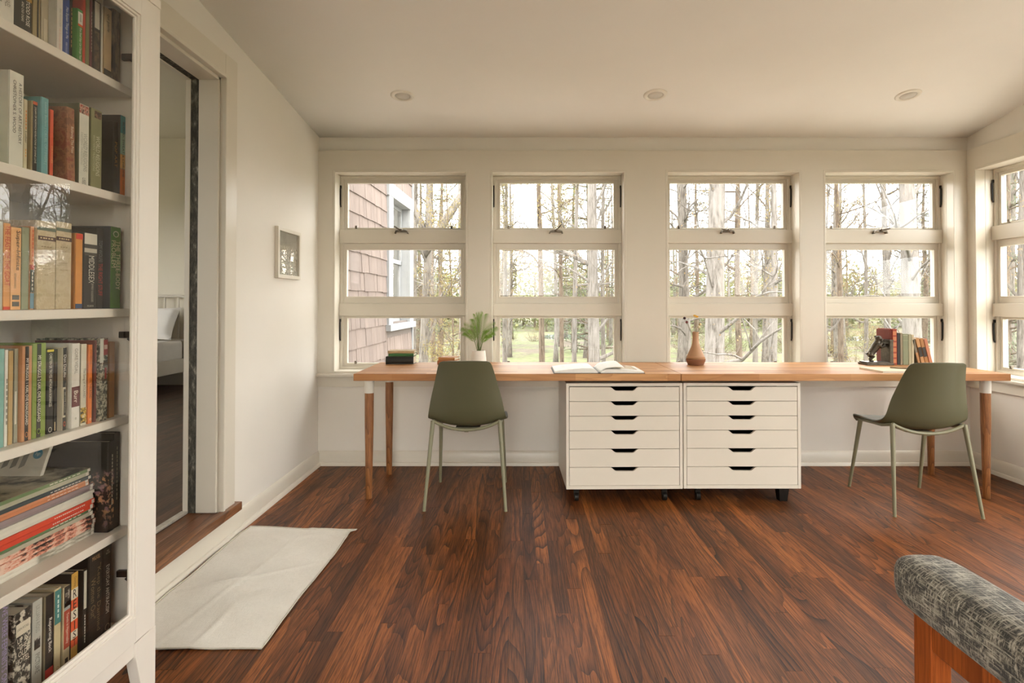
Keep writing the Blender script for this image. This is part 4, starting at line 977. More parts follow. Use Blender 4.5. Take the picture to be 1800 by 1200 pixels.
row([
 (-35,-2,1070,-1.12,'dark book cut off at the left edge of the bottom shelf','3a3630'),
 (0,15.5,1062,-1.12,'grey and purple book about feminists, leftmost on the bottom shelf','6c6a66',dict(depth=.12,texts=[('WE WERE FEMINISTS ONCE',.03,.80,'a08fb8',.6),('ZEISLER',.86,.99,'e0dcd0',.5)],bands=[(.83,.999,'4a4844')])),
 (25,55,1082,-1.118,'black and white drawing-covered hotel book, bottom shelf',art('art_bw','1f1d18','3c3a33','cfc8b6',70),dict(depth=.13,bands=[(.12,.26,'d6cdb8',.1,.95),(.88,.997,'d2cab6')],texts=[('UP IN\nTHE\nOLD\nHOTEL',.28,.56,'e6dfcb',.8,0,True),('JOSEPH MITCHELL',.16,.22,'3a372e',.7,0,True)])),
 (57,74.5,1060,-1.122,'pale grey book titled Picture with a small black figure, bottom shelf','b9b9ae',dict(depth=.12,bands=[(.42,.55,art('art_fig','1c1b18','2a2926','b9b9ae',60),.2,.8)],texts=[('LILLIAN ROSS',.06,.36,'8f9088',.4),('PICTURE',.60,.82,'6c6d66',.45)])),
 (80,94.5,1049,-1.12,'black book titled Reporting Back with a red foot, bottom shelf','8d8265',dict(depth=.16,spine='1a1916',bands=[(.86,.997,'c22a22')],texts=[('Reporting Back',.28,.68,'efeadf',.5)])),
 (96,107,1037,-1.12,'cream book with a teal upper half, bottom shelf','cdbd96',dict(depth=.16,bands=[(.02,.42,'3f7f7c')],texts=[('~5',.08,.36,'cfe0d4',.5),('o',.92,.96,'9a8c66',.4,0,True)])),
 (111,123,1034,-1.12,'red-brown book titled Travels in Hyperreality, bottom shelf','c9ba96',dict(depth=.16,bands=[(.0,.26,'1c1a17',.1,1),(.2,.3,'9aa0a0',.1,1),(.3,.78,'a8442e',.1,1),(.9,.96,'1c1a17',.3,.75)],texts=[('Travels in Hyperreality',.34,.72,'e4d8c4',.45,.05),('UMBERTO\nECO',.05,.16,'e8e2d2',.6,.05)])),
 (124,136.5,1010,-1.118,'yellow book spelling RESIST on red and white squares, bottom shelf','1c1b17',dict(depth=.16,spine='c99c44',bands=[(.18,.30,'dfd8c4'),(.30,.42,'dd5a30'),(.42,.54,'dfd8c4'),(.54,.66,'dd5a30'),(.66,.75,'dfd8c4'),(.75,.84,'dd5a30')],texts=[('Counting',.05,.16,'4a3a1c',.4),('R',.19,.285,'1c1a17',.5,0,True),('E',.31,.405,'1c1a17',.45,0,True),('S',.43,.525,'1c1a17',.45,0,True),('I',.55,.645,'1c1a17',.14,0,True),('S',.665,.745,'1c1a17',.45,0,True),('T',.755,.835,'1c1a17',.45,0,True)])),
 (145,152,1003,-1.118,'black book with a white strip down its spine, bottom shelf','16150f',dict(depth=.15,bands=[(.02,.48,'c9c4b4',.25,.95)],texts=[('~10',.55,.9,'d8d4c6',.5)])),
 (156,179,976,-1.118,'thick black book with gilt blackletter title, bottom shelf','191712',dict(depth=.22,texts=[('"Keep the Damned',.15,.88,'7c6c4c',.36,.2),('Women Out"',.28,.72,'7c6c4c',.36,-.2),('MALKIEL',.04,.09,'c8a070',.6,0,True)])),
 (181,195,963,-1.118,'dark brown book titled Everyday Antiracism, right end of the bottom shelf','2b241d',dict(depth=.2,texts=[('EVERYDAY ANTIRACISM',.22,.76,'dcd5c4',.42),('MICA\nPOLLOCK',.03,.11,'c0b49c',.5,0,True),('O',.88,.96,'8a7a60',.6,0,True)])),
], .2403, 1080, g6)

# fifth shelf: flat magazines and two tall black books
zb = SH[4]+.0003
flor = MT('flower_cover_art'); co_ = flor.coord(kind='Object'); sp_ = flor.n('ShaderNodeSeparateXYZ'); flor.l(co_, sp_.inputs[0])
n1 = flor.noise(co_, 75, 3, .6); n2 = flor.noise(co_, 14, 2)
band = flor.ramp(flor.math('MULTIPLY_ADD', n2, .12, sp_.outputs[2]), [(.10,(0,0,0)),(.13,(1,1,1)),(.215,(1,1,1)),(.235,(0,0,0))])
pk = flor.ramp(n1, [(.50,(0,0,0)),(.56,(1,1,1))]); pc = flor.ramp(flor.noise(co_, 40, 2), [(.4, C('8a6a72')),(.6, C('c4946a'))])
flor.base(flor.mix(flor.math('MULTIPLY', band, pk), C('15130f'), pc)); flor.rough(.5)
Y0 = PX(189, 850, -1.12)[0]; Y1 = PX(199.5, 850, -1.12)[0]; Y2 = PX(210, 850, -1.12)[0]
book(-1.355, -1.118, Y0, Y1-.0005, zb, .760, 'tall black book with flowers on its cover, behind the magazines on the fifth shelf', 'tall black books on the fifth shelf', flor.m, texts=[('~14',.15,.72,'cfc8b4',.35,.1)])
book(-1.365, -1.120, Y1+.0005, min(Y2, 1.6138), zb, .778, 'tallest black book touching the side panel on the fifth shelf', 'tall black books on the fifth shelf', '17150f', texts=[('~13',.15,.72,'8f886f',.35,.0)])
def magazine(z, th, x1, y1, label, cover, spinec, pages='whitepage', tx=None, L=.285, D=.205):
    t = thing('magazine', label, 'magazine', (x1-D/2, y1-L/2, z), 0, 'magazines stacked on the fifth shelf')
    h, l = D/2, L/2; c = min(.0006, th*.2)
    m = MB(); m.box(-h, h, -l, l, 0, c); m.box(-h, h, -l, l, th-c, th); m.box(h-.0012, h, -l, l, c, th-c); m.build('cover', ink(cover) if isinstance(cover, str) else cover, t)
    m = MB(); m.box(-h+.001, h-.0014, -l+.001, l-.001, c, th-c); m.build('pages', M[pages], t)
    m = MB(); m.box(h, h+.0004, -l+.001, l-.001, .0004, th-.0004); m.build('spine_panel', ink(spinec) if isinstance(spinec, str) else spinec, t)
    if th > .005: m = MB(); m.box(h+.0004, h+.0007, l-.012, l-.003, .0008, th-.0008); m.build('spine_band', ink('dcd8cc'), t)
    if tx: lettering(tx, (h+.0009, l-.085, th/2), (0,1,0), (0,0,1), .10, th*.5, ink('e8e0d4'), t)
    return t
mags = [
 (.010,'marble','lower of two marbled white magazines, bottom of the stack',None),(.010,'marble','upper of two marbled white magazines in the stack',None),
 (.0125,'pink','lowest of three pink and black patterned magazines',None),(.0125,'pink','middle of three pink and black patterned magazines',None),(.0125,'pink','top one of three pink and black patterned magazines',None),
 (.011,'b5b09c','light grey magazine just below the lower green one',None),(.0095,'5f7d58','green magazine directly under the two red ones','~7'),
 (.0125,'cf4026','lower of the two red magazines in the stack','~16'),(.0125,'d8492c','upper of the two red magazines in the stack','~16'),
 (.0085,'d2cfc0','lowest of three white magazines above the red pair',None),(.0085,'dbd8ca','middle of three white magazines above the red pair',None),(.0085,'d6d3c6','top one of three white magazines above the red pair',None),
 (.009,'8e7f80','lower of two mauve magazines in the stack',None),(.009,'978687','upper of two mauve magazines in the stack',None),
 (.0085,'d0875c','lower of two peach magazines in the stack','~8'),(.0085,'d8946a','upper of two peach magazines in the stack','~8'),
 (.0095,'3d4a4e','navy grey magazine near the top of the stack','~9'),(.011,'b3ae98','grey-cream magazine second from the top of the stack',None),(.0095,'6b8258','green-spined magazine with a photo cover, topmost of the stack','~7')]
pm = {'marble': art('art_marble','8f8b7c','cfcbbd','dedace',25,(1,.3,1)), 'pink': art('art_pink','2a201c','d88a72','e6c8b4',55,(1,.45,1))}
cov_top = art('art_magcover','2c2b27','8f8a74','b5ad94',14)
z = zb+.0002; rr = random.Random(4)
for i, (th, c, lb, tx) in enumerate(mags):
    y1 = 1.552+rr.uniform(-.006,.004)-(.012 if i >= 14 else 0) + (.010 if i < 5 else 0) - i*.0003
    y1 = min(y1, Y0-.004)
    magazine(z, th*.93, -1.150+rr.uniform(-.003,.003), y1, lb, pm.get(c, c if i < 18 else cov_top), pm.get(c, c), tx=tx)
    z += th*.93+.0002
ZM = z
t = thing('paper_pack', 'white printer paper wrapper with a round blue emblem, lying on the magazine stack', 'paper', (-1.29, 1.46, ZM)); 
t.rotation_euler = (math.radians(-24), 0, 0)
m = MB(); m.box(-.075, .070, 0, .010, 0, .082); m.build('wrapper', ink('cfcabb'), t, bevel=.002)
m = MB(); m.tube([(.045,-.0004,.055),(.045,.0004,.055)], .012, 28); m.build('emblem', ink('3a7f9c'), t)
lettering('hp', (.045,-.0009,.055), (1,0,0), (0,0,1), .012, .012, ink('dfe6e4'), t, shear=.2)
for k in range(4):
    m = MB(); x = -.06+k*.022; m.add([(x,-.0003,.018),(x+.014,-.0003,.026),(x+.018,-.0003,.062),(x+.004,-.0003,.054)], [(0,1,2,3)]); m.build('print_line', ink('77746a'), t)

# ------------------------------------------------------------------ things on the desk
zt = DT+.0002
def flatbook(cx, cy, z, W, D, th, rz, label, cover, group, spine_front=True, pages='paper', title=None):
    t = thing('book', label, 'book', (cx, cy, z), rz, group); c = .0025
    m = MB(); m.box(-W/2, W/2, -D/2, D/2, 0, c); m.box(-W/2, W/2, -D/2, D/2, th-c, th)
    pr = [(-D/2+.004, c*.2), (-D/2+.001, th*.15), (-D/2-.002, th*.35), (-D/2-.0025, th*.5), (-D/2-.002, th*.65), (-D/2+.001, th*.85), (-D/2+.004, th-c*.2)]
    m.prism(pr, 'x', -W/2, W/2); m.build('cover', ink(cover), t, bevel=.0008, seg=1)
    m = MB(); m.box(-W/2+.004, W/2-.004, -D/2+.003, D/2-.004, c, th-c); m.build('pages', M[pages], t)
    if title: lettering(title, (0, -D/2-.0028, th/2), (1,0,0), (0,0,1), W*.35, th*.25, ink('9aa08a'), t)
    return t
gA = 'books stacked at the left end of the desk'
flatbook(-.772, 3.785, zt, .182, .125, .051, 0, 'thick black book at the bottom of the stack on the left desk end', '1d1c17', gA)
flatbook(-.762, 3.785, zt+.0515, .166, .118, .019, math.radians(-1), 'thin green book in the middle of the stack on the left desk end', '3d6a3c', gA)
flatbook(-.765, 3.785, zt+.071, .172, .118, .017, math.radians(1), 'thin tan book on top of the stack on the left desk end', 'b39a74', gA)
gB = 'pair of orange-tan books behind the left chair'
flatbook(-.452, 3.735, zt, .118, .105, .028, math.radians(-13), 'lower of two worn orange-brown books beside the potted palm', 'a8673a', gB)
flatbook(-.450, 3.735, zt+.0284, .112, .100, .020, math.radians(-13), 'upper of two worn orange-brown books, pale cover, beside the potted palm', 'b98352', gB)
m = MB((-.450,3.735,zt+.0486)); 
# potted palm
px_, py_ = -.259, 3.79
t = thing('potted_palm', 'small green palm in a white tapered ceramic pot behind the left chair', 'plant', (px_, py_, zt))
m = MB(); m.lathe([(.046,0),(.050,.002),(.0505,.012),(.0495,.03),(.047,.055),(.0445,.078),(.0435,.084),(.0415,.086),(.0395,.084),(.039,.070),(.002,.068)], n=40); m.build('pot', M['pot'], t, smooth='all')
m = MB(); m.lathe([(.0385,.066),(.036,.072),(.02,.075),(.001,.074)], n=20); m.build('soil', plain('potting_soil', (.03,.02,.012), .95, .3, 80, .5), t, smooth='all')
rp = random.Random(11)
for k in range(15):
    az = 2*PI*k*4/15+rp.uniform(-.2,.2); inner = k % 3 == 0
    out = rp.uniform(.015,.045) if inner else rp.uniform(.07,.115); hgt = rp.uniform(.21,.255) if inner else rp.uniform(.12,.20)
    p0 = Vector((.010*math.cos(az), .010*math.sin(az), .07)); tip = Vector((out*math.cos(az), out*math.sin(az)*.7, .07+hgt))
    ctrl = Vector((out*.30*math.cos(az), out*.25*math.sin(az), .07+hgt*.80)); path = []; n_ = 24
    for i in range(n_+1):
        s_ = i/n_; path.append((1-s_)**2*p0+2*s_*(1-s_)*ctrl+s_**2*tip)
    m = MB(); m.tube([tuple(p) for p in path], [.0019*(1-.8*i/n_) for i in range(n_+1)], 5); fr = m.build('frond', plain('palm_stem', (.12,.15,.035), .5), t, smooth='all')
    m = MB()
    for i in range(9, n_+1):
        d = (path[min(i+1,n_)]-path[i-1]).normalized(); side = d.cross(Vector((math.cos(az+1.2), math.sin(az+1.2), .2)))
        side.normalize(); f = (i-9)/(n_-9); L = .030+.034*math.sin(PI*(.12+.80*f))
        for sg in (1,-1):
            b = path[i]; e = b+side*sg*L*.72+d*L*.66+Vector((0,0,-.10*L)); wv = (d*.7-side*sg*.6).normalized()*.0017
            mid_ = b*.55+e*.45+Vector((0,0,.0022)); m.add([tuple(b), tuple(mid_-wv), tuple(e), tuple(mid_+wv)], [(0,1,2,3)])
    m.build('leaflets', M['palm'], fr)
# open book
def openbook():
    t = thing('open_book', 'large open book with a brown picture, lying at the desk front edge', 'book', (.464, 3.375, zt)); W = .256; D = .272
    m = MB(); m.box(-W-.004, -.006, -D/2-.004, D/2+.004, 0, .0028); m.box(.006, W+.004, -D/2-.004, D/2+.004, 0, .0028); m.box(-.008,.008,-D/2-.004,D/2+.004,.0003,.006)
    m.build('cover', ink('22211e'), t, bevel=.001, seg=1)
    for sg, h in ((-1, .026), (1, .020)):
        prof = []
        n = 18
        for i in range(n+1):
            s_ = i/n; x = .004+s_*(W-.006); z = .0035+h*(1-(1-min(1,s_/.16))**2)*(1 if s_ < .35 else 1-.62*((s_-.35)/.65)**1.3)
            prof.append((sg*x, z))
        poly = [(sg*.004, .003)]+prof+[(sg*(W-.001), .003)]
        vs = []; fs = []
        for (x, z) in prof: vs += [(x,-D/2,.003),(x,-D/2,z),(x,D/2,z),(x,D/2,.003)]
        for i in range(n):
            a = 4*i; b = a+4
            f_ = [(a,b,b+1,a+1),(a+1,b+1,b+2,a+2),(a+2,b+2,b+3,a+3),(a+3,b+3,b,a)]
            fs += f_ if sg > 0 else [q[::-1] for q in f_]
        e = 4*n; fs += [(e,e+1,e+2,e+3) if sg < 0 else (e+3,e+2,e+1,e)]
        m = MB(); m.add(vs, fs); m.build('page_block', M['whitepage'], t, smooth=True)
        # a lifted leaf with the print
        def surf(s_, v, up): 
            z = .0035+h*(1-(1-min(1,s_/.16))**2)*(1 if s_ < .35 else 1-.62*((s_-.35)/.65)**1.3)
            return (sg*(.004+s_*(W-.006)), -D/2+v*D, z+up)
        if sg > 0:
            m = MB(); vs = []; fs = []
            for j in range(9):
                for i in range(9): vs.append(surf(.30+.6*i/8, .22+.68*j/8, .0009))
            for j in range(8):
                for i in range(8): a = j*9+i; fs.append((a,a+1,a+10,a+9))
            m.add(vs, fs); m.build('printed_picture', art('art_fox','9a6a44','b9a488','d8cdb6',16), t, smooth='all')
            m = MB(); vs = []; fs = []
            for j in range(9):
                for i in range(17): s_ = i/16; p = surf(s_*.55, j/8, .0); vs.append((p[0], p[1], p[2]+.022*math.sin(PI*min(1,s_*1.0)*.5)*(.6+.4*j/8)+.001))
            for j in range(8):
                for i in range(16): a = j*17+i; fs.append((a,a+1,a+18,a+17))
            m.add(vs, fs); lf = m.build('lifted_page', M['whitepage'], t, smooth='all'); bake(lf, [('SOLIDIFY', dict(thickness=.0004))])
        else:
            for r in range(9):
                m = MB(); y = .30-r*.045; vs = [surf(.30, .5+y, .0006), surf(.80, .5+y, .0006), surf(.80, .5+y-.008, .0006), surf(.30, .5+y-.008, .0006)]
                m.add(vs, [(0,1,2,3)]); m.build('text_line', ink('b0aca0'), t)
    return t
openbook()
# vase with dried flowers
t = thing('vase', 'tan bottle-shaped ceramic vase with a darker foot and dried flowers', 'vase', (1.156, 3.70, zt))
pr = [(.047,0),(.050,.001),(.0505,.003),(.0615,.030),(.0625,.034),(.0610,.040),(.052,.062),(.039,.092),(.0285,.118),(.0225,.140),(.0205,.155),(.0195,.180),(.0205,.208),(.0210,.213),(.0190,.214),(.0175,.208),(.0165,.150),(.002,.148)]
m = MB(); m.lathe(pr[5:], n=48); m.build('body', plain('tan_glaze', C('b48a66'), .45, .04, 12, .05), t, smooth='all')
m = MB(); m.lathe(pr[:6], n=48); m.build('foot', plain('brown_clay', C('86583c'), .7, .06, 30, .1), t, smooth='all')
def stem(p1, tip, cols, kind):
    b = Vector((0,0,.16)); c = b.lerp(Vector(tip), .5)+Vector(p1); path = [(1-s)**2*b+2*s*(1-s)*c+s*s*Vector(tip) for s in [i/8 for i in range(9)]]
    m = MB(); m.tube([tuple(p) for p in path], .0011, 6); st_ = m.build('flower_stem', plain('dry_stem', (.16,.12,.05), .8), t, smooth='all')
    m = MB()
    if kind == 'ball': m.ball(tip, (.0095,.0095,.009), 12, 8)
    else:
        for k in range(8):
            a = 2*PI*k/8; m.ball((tip[0]+.007*math.cos(a), tip[1]+.007*math.sin(a)*.6, tip[2]+.004*math.sin(a)), (.0045,.0045,.003), 8, 5)
        m.ball(tip, (.005,.005,.005), 8, 6)
    m.build('flower_head', ink(cols), st_, smooth='all')
stem((-.01,0,.0), (-.071,.0,.302), '3a1512', 'ball'); stem((.0,0,.0), (-.060,-.01,.276), '5a1c1a', 'ball')
stem((.003,0,.01), (-.004,.0,.318), 'd8a838', 'fl'); stem((.006,0,.01), (.012,.01,.312), 'e0a830', 'fl'); stem((.01,0,.0), (.030,.005,.262), 'c9b48a', 'ball'); stem((.01,0,.0), (.018,-.01,.245), 'd8cba8', 'ball')

# bookend: bulldog pushing at an upright plate
bx, by = 2.335, 3.715
t = thing('dog_bookend', 'dark bronze bulldog bookend rearing up against an upright plate, left of the old books', 'bookend', (bx, by, zt))
mbz = plain('bookend_bronze', (.085,.070,.052), .33, .35, 40, metal=.7)
m = MB(); m.box(-.088,.088,-.05,.05,0,.012); m.box(-.082,.086,-.045,.045,.012,.020); m.build('base', mbz, t, bevel=.003)
m = MB(); m.box(.062,.086,-.046,.046,.012,.163); m.box(.058,.088,-.048,.048,.155,.163); m.build('plate', mbz, t, bevel=.003)
def V(*a): return a
m = MB()
def limb(pts, r, n=12): m.tube(pts, r, n); m.ball(pts[0], r[0] if not isinstance(r[0], tuple) else r[0][0], 12, 8); m.ball(pts[-1], r[-1] if not isinstance(r[-1], tuple) else r[-1][0], 12, 8)
# body from hips up to chest, leaning right
limb([(-.034,0,.070),(-.018,0,.092),(.000,0,.118),(.012,0,.140)], [.021,.0225,.025,.021])
m.ball((-.034,0,.066), (.021,.024,.023)); m.ball((.006,0,.128), (.024,.028,.024))
for s_ in (-1,1):
    o_y = s_*.016; dx = -.008 if s_ < 0 else .006
    limb([(-.034+dx,o_y,.064),(-.018+dx,o_y,.052),(-.036+dx,o_y,.036),(-.034+dx,o_y,.026)], [.016,.012,.0075,.007])
    m.ball((-.027+dx,o_y,.0245), (.013,.009,.0065))
    limb([(.012,s_*.018,.128),(.026,s_*.019,.112),(.046,s_*.016,.118),(.055,s_*.015,.126)], [.0125,.0095,.0075,.007]); m.ball((.057,s_*.015,.129), (.008,.008,.009))
limb([(.010,0,.140),(.018,0,.160)], [.019,.018])
m.ball((.020,0,.168), (.021,.022,.020)); m.ball((.037,0,.160), (.013,.015,.012)); m.ball((.045,0,.163), (.006,.007,.005)); m.ball((.036,0,.150), (.011,.012,.007))
m.ball((.034,.009,.154), (.008,.007,.010)); m.ball((.034,-.009,.154), (.008,.007,.010))
for s_ in (-1,1):
    m.ball((.010,s_*.019,.182), (.009,.004,.007), mat=Matrix.Rotation(s_*.5,3,'X')@Matrix.Rotation(-.6,3,'Y'))
limb([(-.052,0,.072),(-.062,0,.068),(-.066,0,.071)], [.005,.0035,.003], 8)
dog = m.build('dog', mbz, t, smooth='all'); bake(dog, [('REMESH', dict(mode='VOXEL', voxel_size=.0018)), ('SMOOTH', dict(factor=.5, iterations=4))])
dog.data.polygons.foreach_set('use_smooth', [True]*len(dog.data.polygons))
m = MB(); 
for s_ in (-1,1): m.ball((.0365,s_*.0085,.1715), .0028, 8, 6)
m.build('eyes', plain('dog_eye', (.01,.01,.01), .2), dog, smooth='all')
# books held by the bookend, spines to the room
gD = 'old books beside the dog bookend'
def dk(px, Y=3.70): return (px-910)/1000*Y
def dbook(pl, pr_, ptop, depth, label, cover, lean=0, y0=3.69, **kw):
    x0, x1 = dk(pl, y0), dk(pr_, y0); zz = H+(532-ptop)/1000*y0
    book(x0+.0004, x1-.0004, y0, y0+depth, zt, zz, label, gD, cover, face='y', lean=lean, **kw)
dbook(1564.5,1567.8,579,.145,'thin dark red book next to the bookend plate on the desk','7c2a1a', y0=3.695)
dbook(1568,1576,578,.150,'red leather book with gilt panels, beside the bookend','97381f', bands=[(.06+.155*k,.175+.155*k,'c0784a',.12,.88) for k in range(6)])
dbook(1576.4,1581.4,585,.14,'black book right of the gilt red one on the desk','1d1814')
dbook(1581.8,1586,585,.14,'narrow grey-brown book beside the black one on the desk','8c7f68')
dbook(1586.4,1596,587,.14,'sage green cloth book in the row of old books','7d8468', bands=[(.03,.05,'a8ac90'),(.2,.21,'a8ac90')])
dbook(1596.4,1601.4,587,.14,'pale green-grey book in the row of old books','a09c7e')
dbook(1601.8,1606,588,.13,'slim cream book at the end of the upright old books','b8ae90')
# three and one leaning books
y0 = 3.69; lean = -math.radians(13)
for i, (c, b, lb) in enumerate([('6d6350','ac7c4c','brown-grey book with a tan lower spine, first of the leaning four'),('b98a58','2a2219','tan leaning book with a black spine label, second of the leaning four'),('a5733f','2a2219','brown leaning book with a black label, third of the leaning four'),('b87858','b87858','plain reddish leaning book, last of the row on the desk')]):
    th = (.016,.022,.022,.020)[i]; xb_ = (2.602,2.628,2.654,2.680)[i]; hh = (.166,.172,.172,.170)[i]
    bd = [(.52,.99,b)] if i == 0 else ([(.33,.70,b)] if i < 3 else [])
    t_ = book(-th/2, th/2, 0, .12, 0, hh, lb, gD, c, face='y', bands=bd); t_.location = (xb_, y0+.06, zt+th/2*math.sin(-lean)); t_.rotation_euler = (0, lean, 0)
# notebook and pen
t = thing('notebook', 'cream notebook lying flat in front of the dog bookend', 'notebook', (2.213, 3.375, zt), math.radians(2))
m = MB(); m.box(-.125,.125,-.105,.105,0,.0015); m.box(-.125,.125,-.105,.105,.0085,.010); m.box(-.125,-.1235,-.105,.105,.0015,.0085); m.build('cover', ink('d0bea0'), t)
m = MB(); m.box(-.1233,.122,-.102,.102,.0016,.0084); m.build('pages', M['whitepage'], t)
m = MB((0,0,0)); d0 = Vector((2.235,3.42,zt+.0145)); d1 = Vector((2.335,3.335,zt+.0145)); ax = (d1-d0)
t = thing('pen', 'thin silver and brown pen lying on the cream notebook', 'pen', tuple(d0))
m = MB(); m.tube([(0,0,0), tuple(ax*.72)], .0042, 12); m.build('barrel', ink('8c7a5c'), t, smooth=True)
m = MB(); m.tube([tuple(ax*.721), tuple(ax*.93), tuple(ax)], [.0040,.0030,.0008], 12); m.build('tip', plain('silver_metal', (.6,.58,.55), .25, metal=.9), t, smooth=True)
# ------------------------------------------------------------------ outdoors
def gz(x, y):
    d = math.hypot(x, y); return -1.15 - .018*max(0, d-6) + .10*math.sin(x*.21+1)*math.cos(y*.17) + max(0, d-70)*.055
vs = []; fs = []; n = 90
rad = [3.2*(1.062**k) for k in range(74)]; nang = 96
for r in rad:
    for k in range(nang):
        a = 2*PI*k/nang; x, y = 1+r*math.cos(a), 1+r*math.sin(a); vs.append((x, y, gz(x, y)))
for i in range(len(rad)-1):
    for k in range(nang): fs.append((i*nang+k, (i+1)*nang+k, (i+1)*nang+(k+1)%nang, i*nang+(k+1)%nang))
vs.append((1,1,gz(1,1))); c0 = len(vs)-1
for k in range(nang): fs.append((c0, k, (k+1)%nang))
m = MB(); m.add(vs, fs); g_ = m.build('ground', M['ground'], smooth='all'); structure(g_)
def pond(x, y, a, b, rz, label):
    m = MB(); z = min(gz(x+a*.8*math.cos(t_), y+b*.8*math.sin(t_)) for t_ in (0,1.57,3.14,4.71))+.16; q = [(x+a*math.cos(2*PI*k/40)*(1+.12*math.sin(6*PI*k/40)), y+b*math.sin(2*PI*k/40), z) for k in range(40)]
    m.add(q, [tuple(range(40))]); o = m.build('pond', M['pond']); tag(o, label, 'pond')
pond(8.5, 50, 6, 9, 0, 'pale pond behind the trees in the second window from the left')
pond(31, 46, 9, 8, 0, 'pale pond behind the trees beside the dog bookend')

def limb_path(rng, p, d, L, n, wander, grav=0):
    pts = [p]; d = d.normalized()
    for i in range(n):
        d = (d + Vector((rng.gauss(0,wander), rng.gauss(0,wander), rng.gauss(0,wander)*.7+grav))).normalized(); pts.append(pts[-1]+d*L/n)
    return pts
def leafquads(m, c, size, rng, k):
    for _ in range(k):
        p = c+Vector((rng.gauss(0,1), rng.gauss(0,1), rng.gauss(0,.7)))*size*2.6
        a = Vector((rng.gauss(0,1), rng.gauss(0,1), rng.gauss(0,1))).normalized(); b = a.cross(Vector((rng.gauss(0,1), rng.gauss(0,1), rng.gauss(0,1)))).normalized(); s = size*rng.uniform(.6,1.3)
        m.add([tuple(p), tuple(p+a*s*.5+b*s*.35), tuple(p+a*s), tuple(p+a*s*.5-b*s*.35)], [(0,1,2,3)])
def deciduous(seed, Ht=11., r0=.17, nl=20, leafk=5, lsize=.045, low=.12, lean=(0,0), fork=False):
    rng = random.Random(seed); tr = MB(); br = MB(); lf = MB()
    n = 12; pts = []; 
    for i in range(n+1):
        s_ = i/n; pts.append(Vector((lean[0]*s_*Ht+.10*math.sin(s_*5+seed), lean[1]*s_*Ht+.10*math.cos(s_*4+seed), s_*Ht)))
    rr_ = [r0*(1.35 if i == 0 else 1)*(1-.72*(i/n)) for i in range(n+1)]; tr.tube([tuple(p) for p in pts], rr_, 12)
    def at(s_): f = s_*n; i = min(int(f), n-1); return pts[i].lerp(pts[i+1], f-i), rr_[i]
    for k in range(nl):
        s_ = low+(1-low)*(k+rng.random())/nl*.97; p, r = at(s_); az = rng.uniform(0, 2*PI); up = rng.uniform(.05,.9) if not fork else rng.uniform(.6,1.3)
        L = Ht*(.29-.16*s_)*rng.uniform(.6,1.2); r1 = min(r*.42, .018+.012*L)*rng.uniform(.6,1.1)
        q = limb_path(rng, p, Vector((math.cos(az), math.sin(az), up)), L, 8, .16, .02); br.tube([tuple(x) for x in q], [r1*(1-.8*i/8) for i in range(9)], 6, False)
        for j in range(rng.randint(5,8)):
            i = rng.randint(2,7); d = Vector((rng.gauss(0,1), rng.gauss(0,1), rng.gauss(.2,.7))); d = d.normalized()+ (q[i+1]-q[i]).normalized()*.8
            L2 = L*rng.uniform(.2,.45); w_ = limb_path(rng, q[i], d, L2, 5, .22); br.tube([tuple(x) for x in w_], [r1*.38*(1-.8*a/5)+.0015 for a in range(6)], 4, False)
            for b_ in range(4):
                i2 = rng.randint(1,4); d = Vector((rng.gauss(0,1), rng.gauss(0,1), rng.gauss(.1,.8))); w2 = limb_path(rng, w_[i2], d, L2*rng.uniform(.25,.5), 3, .25)
                br.tube([tuple(x) for x in w2], [.0045,.0035,.0025,.0015], 3, False)
                if leafk: leafquads(lf, w2[-1], lsize, rng, leafk); leafquads(lf, w_[-1], lsize, rng, max(1, leafk//2))
    return tr, br, lf
def pine(seed, Ht=12., r0=.18, low=.06, whorls=20):
    rng = random.Random(seed); tr = MB(); br = MB(); lf = MB()
    pts = [(.06*math.sin(i+seed), .06*math.cos(i*1.3), Ht*i/10) for i in range(11)]; tr.tube(pts, [r0*(1-.85*i/10) for i in range(11)], 10)
    for k in range(whorls):
        s_ = low+(1-low)*k/whorls; z = s_*Ht
        for b_ in range(rng.randint(3,5)):
            az = rng.uniform(0,2*PI); L = (Ht*.19)*(1-s_*.75)*rng.uniform(.6,1.15); q = limb_path(rng, Vector((0,0,z+rng.uniform(-.2,.2))), Vector((math.cos(az), math.sin(az), rng.uniform(-.15,.25))), L, 6, .09)
            br.tube([tuple(x) for x in q], [.028*(1-.8*i/6) for i in range(7)], 4, False)
            for i in range(2, 7):
                for _ in range(9):
                    c = q[i]+Vector((rng.gauss(0,.2), rng.gauss(0,.2), rng.gauss(0,.06)))
                    for __ in range(2):
                        d = Vector((rng.gauss(0,1), rng.gauss(0,1), rng.gauss(.15,.4))).normalized()*.17; e = d.cross(Vector((0,0,1))).normalized()*.018 if abs(d.z) < .16 else Vector((.02,0,0))
                        lf.add([tuple(c), tuple(c+d*.5+e), tuple(c+d), tuple(c+d*.5-e)], [(0,1,2,3)])
    return tr, br, lf
def bush(seed, R=1.2, k=26, lk=14, ls=.036):
    rng = random.Random(seed); br = MB(); lf = MB()
    for i in range(k):
        az = rng.uniform(0,2*PI); q = limb_path(rng, Vector((rng.gauss(0,.12), rng.gauss(0,.12), -.1)), Vector((math.cos(az), math.sin(az), rng.uniform(.5,2.2))), R*rng.uniform(.7,1.5), 6, .18)
        br.tube([tuple(x) for x in q], [.012*(1-.75*j/6) for j in range(7)], 4, False)
        for j in range(2,7):
            w_ = limb_path(rng, q[j], Vector((rng.gauss(0,1), rng.gauss(0,1), rng.gauss(.2,.6))), R*.35, 3, .2); br.tube([tuple(x) for x in w_], [.004,.003,.002,.0012], 3, False); leafquads(lf, w_[-1], ls, rng, lk)
    return br, lf
PROTO = {}
